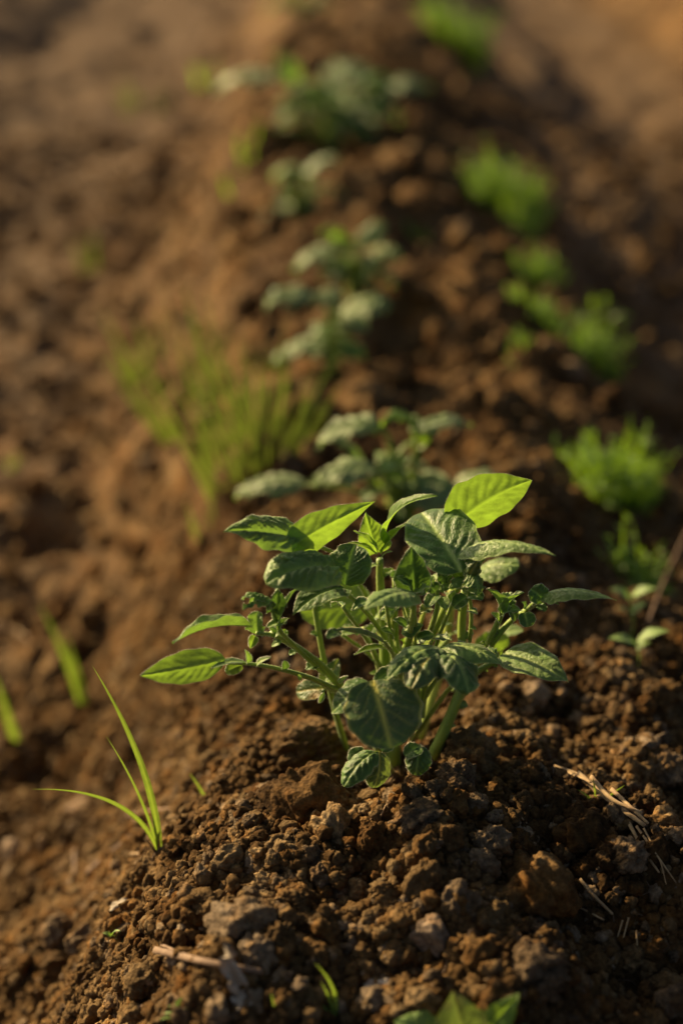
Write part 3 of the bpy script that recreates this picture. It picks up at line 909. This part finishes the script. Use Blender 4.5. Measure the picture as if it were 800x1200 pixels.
root, mp = potato_plant(Vector((plant_at.x, .60, plant_at.z)), .60,
    'largest potato plant, with stems and leaves in sharp focus on the heap', main_leaves, main_stems)

rs = np.random.RandomState(77)
for k in range(22):
    x, y = rs.normal(492, 58), rs.uniform(675, 780)
    d = rs.uniform(-.03, .05)
    ang = rs.uniform(0, 6.28); ln = rs.uniform(13, 34)
    b = pt(x, y, .60, d); t = pt(x + math.cos(ang)*ln, y - abs(math.sin(ang))*ln*.6 + 6, .60, d + rs.uniform(-.02, .01))
    foot = pt(470 + rs.uniform(-12, 28), 860 + rs.uniform(-20, 10), .60, rs.uniform(0, .02))
    st = tube('leaf', root, [foot, foot.lerp(b, .55) + Vector((0, .004, .006)), b], .0013, .0009, M_STEM if k % 3 else M_STEM_PALE, n=10, seg=6)
    leaf('leaflet', st, b, t, ln*mp*rs.uniform(.5, .75), hint(rs.uniform(-.4, .4), .7, rs.uniform(.2, .8)), (M_DARK, M_MID, M_DARK, M_YOUNG, M_DARK)[k % 5],
         arch=.14, fold=rs.uniform(.05, .4), puff=.12, wave=.1, veins=5, nu=18, nv=12, seed=k)

# little leaves and stubs along the stems, and the hairs that catch the light
rs = np.random.RandomState(5)
for path, w0, w1, mat in main_stems:
    pts = smooth_path([pt(a, b, .60, d) for a, b, d in path], 30)
    for k in range(7, 29, 4):
        p = pts[k]; T = unit(pts[k+1] - pts[k-1])
        side = unit(T.cross(CF)) * (1 if rs.rand() < .5 else -1)
        d = unit(side + T*0.5 - CF*rs.uniform(-.5, .6))
        l_ = rs.uniform(.0028, .0075)
        leaf('small_leaf', root, p + side*0.001, p + d*l_, l_*rs.uniform(.5, .9), Vector((0, -.3, 1)), (M_MID, M_DARK, M_YOUNG)[rs.randint(3)],
             arch=.12, fold=.25, puff=.08, wave=.1, veins=3, nu=10, nv=6, seed=k, shape='round' if rs.rand() < .4 else 'ovate')

rh = np.random.RandomState(8)
Vh, Fh = [], []
for p, d, l_ in HAIRS:
    d = np.asarray(d, float); d = d/(np.linalg.norm(d) + 1e-12) + rh.normal(size=3)*.35
    d /= np.linalg.norm(d)
    s1 = np.cross(d, rh.normal(size=3)); s1 *= .00006/np.linalg.norm(s1); s2 = np.cross(d, s1)
    k = len(Vh)
    Vh += [p + s1, p - s1*.5 + s2*.87, p - s1*.5 - s2*.87, p + d*l_*rh.uniform(.5, 1.2)]
    Fh += [(k, k+1, k+3), (k+1, k+2, k+3), (k+2, k, k+3)]
HAIRS = None
M_HAIR = plain_mat('plant_hair', (0.55, 0.58, 0.40), (0.65, 0.66, 0.5), 60, 0.4, 0)
o = mesh_obj('fine_hairs', np.array(Vh), Fh, M_HAIR, root, plant_at)
o['kind'] = 'stuff'

# ------------------------------------------------------------------ the potato plants farther along the ridge
def far_plant(bpx, bpy_, label, blades, seed, fill=10, spread=60, hgt=70):
    fill = int(fill*2.5)
    g = on_ground(bpx, bpy_)
    Y0 = g.y
    root = empty('potato_plant', g)
    tag(root, label, 'potato plant', 'potato plants along the ridge')
    mp = (g - CO).dot(CF) / FOC
    rs = np.random.RandomState(seed)
    for (bx, by, tx, ty, W, hn, mat) in blades:
        d0, d1 = rs.uniform(-.02, .02), rs.uniform(-.02, .02)
        b = pt(bx, by, Y0, d0)
        low = g + Vector((rs.uniform(-.01, .01), rs.uniform(-.01, .01), -.005))
        mid = low.lerp(b, .55) + Vector(((low.x-b.x)*.25, 0, abs(b.z-low.z)*.25))
        st = tube('leaf', root, [low, mid, b], .0024, .0013, M_STEM, n=10, seg=6)
        leaf('leaflet', st, b, pt(tx, ty, Y0, d1), W*mp*1.15, hint(*hn), mat, arch=.16, fold=rs.uniform(-.15, .3), curl=.25, puff=.26, wave=.12, veins=5, nu=26, nv=16, seed=int(bx))
    for k in range(fill):
        a = rs.uniform(0, 6.28); rr = rs.uniform(.15, .8)*spread*mp; z = rs.uniform(.15, .8)*hgt*mp
        b = g + Vector((math.cos(a)*rr*.5, math.sin(a)*rr*.5, z))
        t = b + Vector((math.cos(a), math.sin(a), rs.uniform(-.4, .5)))*rs.uniform(.4, .8)*spread*mp*.55
        st = tube('leaf', root, [g + Vector((0, 0, -.004)), g.lerp(b, .5) + Vector((0, 0, z*.2)), b], .0018, .001, M_STEM, n=7, seg=5)
        leaf('leaflet', st, b, t, (t-b).length*.62, Vector((0, -.2, 1)), (M_DARK, M_MID, M_DARK, M_YOUNG, M_HAIRY_LIT)[k % 5], arch=.14, fold=.25, puff=.08, nu=12, nv=8, seed=k)
    return root

UP = (0, .85, .5)
far_plant(468, 612, 'second potato plant, just behind the largest one, with pale quilted leaves spread wide', [
  (362, 568, 274, 584, 34, (-.1, .8, .55), M_HAIRY_LIT), (440, 552, 366, 570, 40, (-.2, .75, .6), M_HAIRY_LIT),
  (538, 578, 450, 574, 58, (0, .75, .65), M_HAIRY_LIT), (530, 576, 590, 564, 44, (.2, .7, .65), M_HAIRY_LIT),
  (446, 500, 370, 526, 40, (-.3, .75, .55), M_HAIRY_LIT), (492, 512, 446, 494, 30, (-.2, .6, .7), M_YOUNG),
  (490, 506, 552, 500, 28, (.1, .85, .45), M_HAIRY_LIT), (500, 520, 480, 486, 20, (0, .3, .9), M_YOUNG),
  (425, 545, 395, 520, 22, (-.3, .6, .7), M_HAIRY_LIT), (470, 560, 440, 530, 26, (0, .6, .8), M_MID)], 1, 12, 70, 95)
far_plant(392, 432, 'third potato plant up the ridge, with two broad pale leaves above the grass tuft', [
  (366, 346, 308, 362, 42, (-.2, .8, .55), M_HAIRY_LIT), (402, 345, 365, 358, 30, (-.2, .7, .6), M_HAIRY_LIT),
  (398, 378, 460, 356, 54, (.1, .75, .6), M_HAIRY_LIT), (390, 402, 318, 428, 34, (-.2, .8, .5), M_HAIRY_LIT),
  (400, 398, 425, 430, 30, (.2, .7, .6), M_MID)], 2, 8, 50, 70)
far_plant(415, 345, 'fourth potato plant up the ridge, a dark bushy one overlapping the third', [
  (395, 298, 345, 318, 32, (-.2, .8, .5), M_HAIRY_LIT), (410, 290, 375, 272, 26, (-.3, .6, .6), M_YOUNG),
  (425, 290, 452, 262, 26, (0, .6, .8), M_HAIRY_LIT), (435, 300, 470, 305, 36, (.2, .7, .6), M_MID),
  (430, 315, 462, 335, 32, (.2, .7, .6), M_MID), (405, 310, 375, 330, 30, (-.1, .7, .6), M_HAIRY_LIT)], 3, 14, 62, 75)
far_plant(352, 252, 'fifth potato plant up the ridge, the sparse low one with thin leaves', [
  (376, 240, 300, 266, 26, (-.2, .8, .5), M_HAIRY_LIT), (350, 200, 320, 210, 20, (-.2, .8, .5), M_YOUNG),
  (358, 205, 398, 188, 26, (-.1, .8, .5), M_HAIRY_LIT), (365, 225, 402, 232, 24, (.1, .8, .5), M_MID)], 4, 6, 40, 60)
far_plant(388, 172, 'sixth potato plant up the ridge, a broad one with several leaves shining white', [
  (335, 98, 250, 108, 34, (-.1, .85, .5), M_HAIRY_LIT), (350, 95, 320, 62, 30, (-.2, .7, .6), M_MID),
  (380, 95, 432, 84, 40, (0, .85, .5), M_HAIRY_LIT), (440, 112, 505, 106, 38, (.1, .85, .5), M_HAIRY_LIT),
  (375, 128, 322, 150, 36, (-.2, .8, .5), M_HAIRY_LIT), (415, 120, 470, 140, 34, (.1, .7, .6), M_MID),
  (395, 130, 420, 165, 34, (0, .7, .7), M_MID), (370, 115, 340, 118, 34, (-.2, .7, .6), M_HAIRY_LIT),
  (430, 105, 455, 88, 26, (0, .8, .5), M_YOUNG)], 5, 18, 95, 85)
far_plant(352, 20, 'farthest potato plant on the ridge, cut by the top of the picture', [
  (350, 5, 310, 12, 26, (-.2, .8, .5), M_MID), (355, 5, 392, 10, 26, (.2, .8, .5), M_MID)], 6, 8, 45, 45)

# ------------------------------------------------------------------ grass and weeds
def blades_joined(name, specs, mat, origin):
    Vs, Fs, ve, ac, off = [], [], [], [], 0
    for (b, t, W, hn, kw) in specs:
        V, F, v1, a1 = leaf_geo(b, t, W, hn, **kw)
        Vs.append(V); Fs += [tuple(i + off for i in f) for f in F]; ve += v1; ac += a1; off += len(V)
    return mesh_obj(name, np.concatenate(Vs), Fs, mat, None, origin, {'vein': ve, 'across': ac})

def tuft(px, py, n, rad, hgt, wid, label, mat=None, seed=0, lean=(0, 0), cat='grass tuft', name='grass_tuft', group='grass tufts'):
    """n blades rising from a patch of radius rad (photo px) to height hgt (photo px)"""
    g = on_ground(px, py)
    mp = (g - CO).dot(CF) / FOC
    rs = np.random.RandomState(seed)
    specs = []
    for k in range(n):
        a = rs.uniform(0, 6.28); q = rad*mp*math.sqrt(rs.rand())
        x, y = g.x + math.cos(a)*q, g.y + math.sin(a)*q
        b = Vector((x, y, float(height(x, y)) - .002))
        h = hgt*mp*rs.uniform(.5, 1.05)
        out = Vector((math.cos(a), math.sin(a), 0))*h*rs.uniform(.05, .65) + Vector((lean[0], lean[1], 0))*h
        t = b + Vector((0, 0, h)) + out
        specs.append((b, t, wid*mp*rs.uniform(.6, 1.3), Vector((rs.uniform(-.5, .5), -1, .4)), dict(shape='blade', arch=rs.uniform(.0, .14), fold=.3, puff=0, wave=0, veins=1, nu=7, nv=2, seed=k)))
    o = blades_joined(name, specs, mat or M_OLIVE, g)
    return tag(o, label, cat, group)

tuft(300, 515, 75, 58, 145, 3.4, 'thick grass tuft on the left shoulder of the ridge, next to the second potato plant', seed=1)
tuft(232, 500, 26, 38, 135, 4, 'loose grass tuft leaning left, beside the thick grass tuft', seed=2, lean=(-.35, .1))
tuft(175, 440, 8, 20, 80, 7, 'few upright blades standing highest at the left of the grass', seed=3, lean=(-.2, .1))
tuft(250, 590, 8, 26, 55, 4.5, 'thin yellowish grass below the thick grass tuft', seed=4)
tuft(108, 318, 4, 14, 75, 4, 'faint thin grass on the far left slope', seed=5, lean=(-.15, 0))
tuft(245, 100, 4, 16, 30, 5, 'small yellow weed left of the sixth potato plant', seed=6, mat=M_LIME)
tuft(172, 130, 6, 34, 50, 4, 'faint yellow-green grass high on the left edge of the ridge', seed=8)
tuft(18, 548, 3, 10, 28, 5, 'tiny green sprout at the left edge of the picture', seed=9)
tuft(285, 195, 6, 34, 34, 5, 'small yellow-green weed beside the sparse fifth potato plant', seed=10, mat=M_LIME)

def mound(px, py, rx, ry, n, label, seed, mat=None):
    """a dome of fine feathery weed; px, py its middle in the photograph"""
    g = on_ground(px, py + ry*0.75)
    mp = (g - CO).dot(CF) / FOC
    rs = np.random.RandomState(seed)
    specs = []
    sprigs = [(rs.uniform(0, 6.28), math.sqrt(rs.rand()), rs.uniform(.35, 1.25)) for _ in range(13)]
    rx, ry, n = rx*.84, ry*.95, int(n*.8)
    for k in range(n):
        sa, sq, sh = sprigs[k % 13]
        cx, cy = math.cos(sa)*sq + rs.normal()*.15, math.sin(sa)*sq + rs.normal()*.15
        a, q = math.atan2(cy, cx), min(1.15, math.hypot(cx, cy))
        el = max(0, 1 - q*q)**.5 * sh
        x, y = g.x + math.cos(a)*q*rx*mp*.9, g.y + math.sin(a)*q*rx*mp*.9
        base = Vector((x, y, float(height(x, y)) - .003))
        h = ry*mp*(0.6 + 0.9*el)*rs.uniform(.7, 1.1)*(0.75 + 0.5*abs(math.sin(a*2.3 + seed)))
        t = base + Vector((math.cos(a)*q*h*.6, math.sin(a)*q*h*.6, h)) + Vector(rs.uniform(-.5, .5, 3))*h
        specs.append((base, t, mp*rs.uniform(1.5, 3), Vector((rs.uniform(-1, 1), -1, .4)), dict(shape='long', arch=rs.uniform(0, .1), fold=.2, puff=0, wave=0, veins=1, nu=4, nv=2, seed=k)))
        for j in range(7):                      # side leaflets make it feathery
            f = rs.uniform(.35, .95); c = base.lerp(t, f)
            d = Vector(rs.uniform(-1, 1, 3)); d.z = abs(d.z)*.6
            specs.append((c, c + unit(d)*h*rs.uniform(.12, .30), mp*rs.uniform(2.2, 4.6), Vector((rs.uniform(-.5, .5), -.5, 1)), dict(shape='ovate', arch=.1, fold=.1, puff=0, wave=0, veins=1, nu=3, nv=2, seed=k+j)))
    o = blades_joined('feathery_weed', specs, mat or M_LIME, g)
    return tag(o, label, 'weed', 'feathery weeds down the right side of the ridge')
mound(535, 38, 40, 34, 150, 'farthest feathery weed clump, at the top of the picture', 1)
mound(600, 228, 52, 42, 220, 'broad bright feathery weed clump, second from the top', 2)
mound(636, 308, 28, 24, 90, 'small feathery weed clump between two broader ones', 3)
mound(628, 352, 34, 22, 90, 'low feathery weed clump joined to the yellowish one', 4)
mound(688, 396, 34, 32, 130, 'yellowish feathery weed clump, lit brightest', 5)
mound(716, 530, 44, 48, 240, 'large deep green feathery weed clump at the right', 6)
mound(744, 655, 36, 34, 90, 'loose feathery weed clump above the pale-leaved seedling', 7)
mound(492, 272, 14, 12, 26, 'tiny green weed to the right of the fourth potato plant', 8)
mound(605, 395, 16, 14, 24, 'tiny weed low beside the yellowish clump', 9)

def blade_plant(name, root_px, blades, label, cat, mat=None, lift=0.0, dy=0.0):
    g = on_ground(*root_px)
    root = empty(name, g)
    tag(root, label, cat)
    mp = (g - CO).dot(CF) / FOC
    for k, (path, W) in enumerate(blades):
        # path: list of photo px from foot to tip; the blade is bent through them
        P = [g + Vector((0, 0, -.002))] + [at(a, b, g.y + d) for a, b, d in path]
        b, t = P[0], P[-1]
        L = (t - b).length
        m_ = P[len(P)//2] if len(P) > 2 else b.lerp(t, .5)
        off = m_ - b.lerp(t, .5)
        T = unit(t - b); off = off - T*off.dot(T)
        hn = off if off.length > 1e-4 else Vector((.3, -1, .3))
        V, F, ve, ac = leaf_geo(b, t, W*mp, Vector((.25, -1, .35)), shape='blade', arch=0, fold=.35, puff=0, wave=0, veins=1, nu=26, nv=4, seed=k)
        u = np.repeat(np.linspace(0, 1, 27), 5)
        V = V + np.outer(4*u*(1-u), np.array(off))
        mesh_obj('blade', V, F, mat or M_GRASS, root, b, {'vein': ve, 'across': ac})
    return root
blade_plant('grass_plant', (187, 1000), [([(160, 880, .0), (107, 778, .01)], 9), ([(160, 925, .0), (124, 862, .0)], 4), ([(128, 938, -.01), (36, 925, -.02)], 6)],
            'sharp grass seedling with three long blades at the left foot of the heap', 'grass')
blade_plant('grass_plant', (100, 830), [([(75, 765, .0), (45, 705, .02)], 12), ([(90, 785, .0), (75, 735, .02)], 8)],
            'blurred pair of broad grass blades in the left furrow', 'grass')
blade_plant('grass_plant', (20, 870), [([(8, 835, .0), (-6, 790, .0)], 11)], 'single blurred grass blade cut by the left edge', 'grass')
blade_plant('grass_plant', (243, 937), [([(232, 920, .0), (222, 906, .0)], 4)], 'tiny grass blade on the shoulder of the heap, by the sharp seedling', 'grass')
blade_plant('grass_plant', (390, 1195), [([(392, 1165, .0), (368, 1128, .0)], 6), ([(386, 1170, .0), (375, 1150, .0)], 5), ([(380, 1180, .0), (364, 1170, 0)], 4)],
            'small curved grass sprout at the bottom, right of the curled dry leaf', 'grass')
blade_plant('grass_plant', (322, 1195), [([(321, 1180, .0), (317, 1163, .0)], 4)], 'single short blade just right of the curled dry leaf', 'grass')
blade_plant('grass_plant', (700, 942), [([(697, 930, .0), (694, 910, .0)], 4), ([(712, 934, .0), (732, 920, 0)], 5), ([(690, 935, .0), (676, 925, 0)], 4)],
            'little grass sprout growing through the straw', 'grass')

_g = bpy.data.objects['grass_plant']
for _a, _b, _c, _d in ((189, 985, 184, 968), (184, 992, 172, 984), (190, 990, 197, 974)):
    _v, _f, _ve, _ac = leaf_geo(world_loc(_g) + Vector((0, 0, -.002)), at(_c, _d, _g.location.y), .0018, Vector((.25, -1, .35)), shape='blade', arch=.05, fold=.4, puff=0, wave=.2, veins=1, nu=12, nv=4, seed=_a)
    mesh_obj('sheath', _v, _f, M_STRAW if _a != 184 else M_TWIG, _g, world_loc(_g), {'vein': _ve, 'across': _ac})

def seedling(root_px, stem_top, blades, label, mat=M_MID, dy=0.0, thick=3.0, name='seedling'):
    g = on_ground(*root_px)
    root = empty(name, g)
    tag(root, label, 'seedling')
    mp = (g - CO).dot(CF) / FOC
    top = at(stem_top[0], stem_top[1], g.y + dy)
    tube('stem', root, [g + Vector((0, 0, -.003)), g.lerp(top, .5) + Vector((.002, 0, .001)), top], thick*mp/2, thick*mp/3, M_STEM, n=8, seg=6)
    for k, (bx, by, tx, ty, W, hn) in enumerate(blades):
        leaf('leaf', root, at(bx, by, g.y + dy), at(tx, ty, g.y + dy - .004*(k % 2)), W*mp, hint(*hn), mat, arch=.14, fold=.08, puff=.06, veins=4, nu=14, nv=10, seed=k)
    return root
seedling((738, 752), (738, 700), [(738, 702, 714, 690, 16, (-.2, .8, .6)), (740, 700, 768, 690, 17, (.2, .8, .6)), (738, 718, 758, 706, 12, (.2, .7, .6)), (737, 722, 722, 712, 10, (-.2, .7, .6))],
         'pale-leaved seedling at the right, below the loose feathery weed')
seedling((745, 790), (745, 752), [(745, 755, 712, 748, 15, (-.2, .8, .6)), (746, 752, 784, 740, 17, (.2, .8, .6)), (745, 760, 762, 752, 10, (.2, .7, .6))],
         'low round-leaved seedling at the right, in front of the pale-leaved one')
seedling((133, 1105), (131, 1096), [(131, 1097, 120, 1093, 6, (-.2, .8, .6)), (131, 1097, 141, 1091, 6, (.2, .8, .6))],
         'minute two-leaved seedling on the lower left side of the heap', thick=1.6)
seedling((206, 1203), (206, 1178), [(206, 1180, 214, 1168, 6, (.2, .5, .8)), (206, 1185, 196, 1180, 4, (-.2, .7, .6)), (206, 1188, 192, 1188, 4, (-.2, .8, .6)), (207, 1190, 224, 1182, 4, (.2, .8, .6)),
          (207, 1194, 236, 1192, 4, (.2, .8, .6)), (206, 1194, 186, 1196, 4, (-.2, .8, .6)), (207, 1198, 226, 1203, 4, (.2, .8, .6))],
         'feathery seedling with narrow lobes at the bottom left', M_MID, thick=2)
# leaf tips of a plant nearer the camera, cut by the lower edge
g = on_ground(540, 1235)
root = empty('potato_plant', g)
tag(root, 'nearest potato plant, only blurred leaf tips showing at the bottom edge', 'potato plant', 'potato plants along the ridge')
gmp = (g - CO).dot(CF) / FOC
tube('stem', root, [g + Vector((0, -.01, -.01)), at(545, 1225, g.y)], .003, .002, M_STEM, n=6)
for k, (bx, by, tx, ty, W, hn, mt) in enumerate([(560, 1225, 608, 1164, 38, (.1, .6, .8), M_YOUNG), (545, 1225, 530, 1162, 66, (-.1, .6, .8), M_WORN),
        (520, 1225, 462, 1196, 50, (-.2, .8, .6), M_MID), (565, 1235, 640, 1212, 44, (.2, .8, .6), M_MID)]):
    leaf('leaf', root, at(bx, by, g.y), at(tx, ty, g.y + .004), W*gmp, hint(*hn), mt, arch=.08, fold=.1, puff=.08, veins=6, nu=26, nv=18, seed=k)

# ------------------------------------------------------------------ straw, sticks and dry leaves on the soil
def lie(px, lift):
    """lay a chain of photo pixels on the ground; lift in metres"""
    out = []
    for k, (a, b) in enumerate(px):
        p = on_ground(a, b)
        p.z += lift[k] if isinstance(lift, (list, tuple)) else lift
        out.append(p)
    return out
def stalk(name, px, w0, w1, label, mat, lift=.003, cat='straw', group=None, n=18, seg=7, parent=None, flat=None):
    P = lie(px, lift)
    mp = (P[0] - CO).dot(CF) / FOC
    o = tube(name, parent, P, w0*mp/2, w1*mp/2, mat, n=n, seg=seg, ribs=.14)
    if label: tag(o, label, cat, group)
    return o
stalk('dry_stick', [(184, 1130), (245, 1146), (308, 1157)], 9, 7, 'smooth brown stick lying behind the curled dry leaf', M_TWIG, .0085, 'stick')
stalk('dry_stick', [(190, 1115), (215, 1126), (242, 1134)], 4, 3, 'thin twig just above the smooth brown stick', M_TWIG, .004, 'stick')
stalk('dry_stick', [(104, 1028), (130, 1006), (154, 986)], 7, 5, 'short reddish stick in the left furrow, pointing up to the right', M_TWIG, .004, 'stick')
stalk('dry_stick', [(130, 1013), (152, 1006), (178, 1006)], 4, 2.5, 'thin light twig by the foot of the grass seedling', M_STRAW, .003, 'stick')
stalk('dry_stick', [(88, 1002), (88, 1030)], 4, 3, 'tiny upright dry stub in the left furrow', M_TWIG, .004, 'stick')
stalk('dry_stick', [(150, 960), (180, 955), (205, 952)], 5, 3, 'pale stick behind the grass seedling', M_TWIG, .003, 'stick')
stalk('dry_stick', [(-5, 738), (30, 752), (68, 785)], 5, 3, 'long blurred dry stem crossing the left furrow', M_STRAW, .006, 'stick')
stalk('dry_stick', [(758, 735), (780, 700), (812, 655)], 3.2, 2.6, 'long blurred dry stem at the right edge', M_TWIG, [.004, .025, .045], 'stick')
stalk('dry_stick', [(120, 1212), (160, 1188), (192, 1178)], 4, 3, 'thin dry root at the bottom left corner', M_TWIG, .003, 'stick')
stalk('dry_stick', [(116, 1108), (130, 1108), (143, 1102)], 3, 2, 'light splinter on the lower left side of the heap', M_STRAW, .003, 'stick')
stalk('straw', [(678, 1042), (695, 1062), (716, 1083)], 4.5, 3, 'thick short straw above the flat-topped tan clod', M_STRAW, .006)
stalk('straw', [(654, 1062), (680, 1074), (706, 1088)], 3, 2, 'thin straw lying just below the thick short one', M_STRAW, .005)
stalk('straw', [(606, 962), (620, 975), (633, 973)], 2.5, 1.5, 'fine curled rootlet on the middle of the slope', M_STRAW, .004)
stalk('straw', [(446, 968), (452, 955)], 2.5, 1.5, 'short bristle of straw below the foot of the plant', M_STRAW, .006)
stalk('straw', [(455, 1120), (470, 1112), (484, 1105)], 2.5, 1.5, 'wisp of straw beside the smooth pale lump', M_STRAW, .004)
stalk('straw', [(745, 888), (762, 876), (780, 866)], 2.5, 1.5, 'fine straw at the right edge, high on the slope', M_STRAW, .005)
for a in ((728, 1088, 722, 1108, 'leftmost of three short straw bristles in the near right corner'), (735, 1085, 728, 1112, 'middle one of three short straw bristles in the near right corner'),
          (744, 1100, 745, 1118, 'rightmost and most upright of three short straw bristles in the near right corner')):
    stalk('straw', [(a[0], a[1]), (a[2], a[3])], 2.4, 1.5, a[4], M_STRAW, .005, group='short straw bristles at the right')
bundle = empty('straw_bundle', on_ground(700, 950))
tag(bundle, 'bundle of broken golden straw lying down the right-hand slope', 'straw')
for px, w0, w1, lf in [([(648, 912), (680, 925), (702, 950)], 2.2, 5, .008), ([(676, 925), (710, 955), (752, 986)], 7, 5, .010), ([(690, 935), (715, 962), (748, 978)], 6, 4, .013),
       ([(714, 948), (735, 968), (756, 988)], 6, 3, .012), ([(735, 978), (752, 1010), (770, 1036)], 5, 2.5, .007), ([(744, 980), (765, 1010), (790, 1046)], 3.5, 1.5, .006),
       ([(752, 986), (770, 1022), (778, 1052)], 2.5, 1, .008), ([(672, 930), (664, 925), (690, 938)], 3, 2, .011)]:
    stalk('straw', px, w0, w1, None, M_STRAW, lf, parent=bundle)
# curled papery leaf standing on its edge
g = on_ground(282, 1172)
mp_ = (g - CO).dot(CF) / FOC
root = empty('dry_leaf', g)
tag(root, 'curled papery dry leaf standing upright on the near slope', 'dry leaf')
V, F, ve, ac = leaf_geo(at(286, 1172, g.y - .003), at(264, 1104, g.y - .006), 26*mp_, hint(.3, .2, .9), shape='long', arch=-.14, fold=.5, curl=.5, puff=.15, wave=.35, veins=5, nu=30, nv=14, seed=4, twist=.7)
mesh_obj('blade', V, F, M_PAPER, root, g)
V, F, ve, ac = leaf_geo(at(276, 1168, g.y - .002), at(294, 1188, g.y - .008), 20*mp_, hint(-.1, .6, .8), shape='round', arch=.14, fold=.2, curl=.4, puff=.2, wave=.4, veins=5, nu=20, nv=14, seed=9)
mesh_obj('blade', V, F, M_PAPER, root, g)
for (bx, by, tx, ty, W, lb) in [(425, 1163, 470, 1160, 9, 'flat grey dry leaf scrap below the smooth pale lump'), (470, 1166, 520, 1172, 9, 'narrow brown dry leaf scrap above the blurred leaf tips'),
        (150, 1060, 128, 1080, 9, 'light dry leaf scrap at the left foot of the heap')]:
    b = on_ground(bx, by); t = on_ground(tx, ty); b.z += .004; t.z += .004
    o = leaf('dry_leaf', None, b, t, W*.0004, Vector((0, -.4, 1)), M_PAPER, arch=.12, fold=.2, curl=.3, puff=.15, wave=.4, nu=16, nv=8)
    tag(o, lb, 'dry leaf')

# fine litter: hair roots, chaff and splinters half buried in the crumbs
rs = np.random.RandomState(31)
Vs, Fs, off = [], [], 0
for k in range(170):
    p = on_ground(rs.uniform(0, 800), rs.uniform(780, 1200))
    a = rs.uniform(0, 6.28); l_ = rs.uniform(.003, .014)
    q = p + Vector((math.cos(a)*l_, math.sin(a)*l_, 0)); q.z = float(height(q.x, q.y)) + .0015
    m_ = p.lerp(q, .5) + Vector((rs.uniform(-.2, .2)*l_, rs.uniform(-.2, .2)*l_, rs.uniform(0, .25)*l_)); m_.z = max(m_.z, float(height(m_.x, m_.y)) + .001)
    p.z += .0005
    V, F = tube_geo([p, m_, q], rs.uniform(.00015, .0004), .00012, n=5, seg=4)
    Vs.append(V); Fs += [tuple(i + off for i in f) for f in F]; off += len(V)
o = mesh_obj('soil_litter', np.concatenate(Vs), Fs, M_TWIG, None, on_ground(400, 1000))
tag(o, 'hair roots and chaff scattered over the soil of the heap', 'litter', kind='stuff')
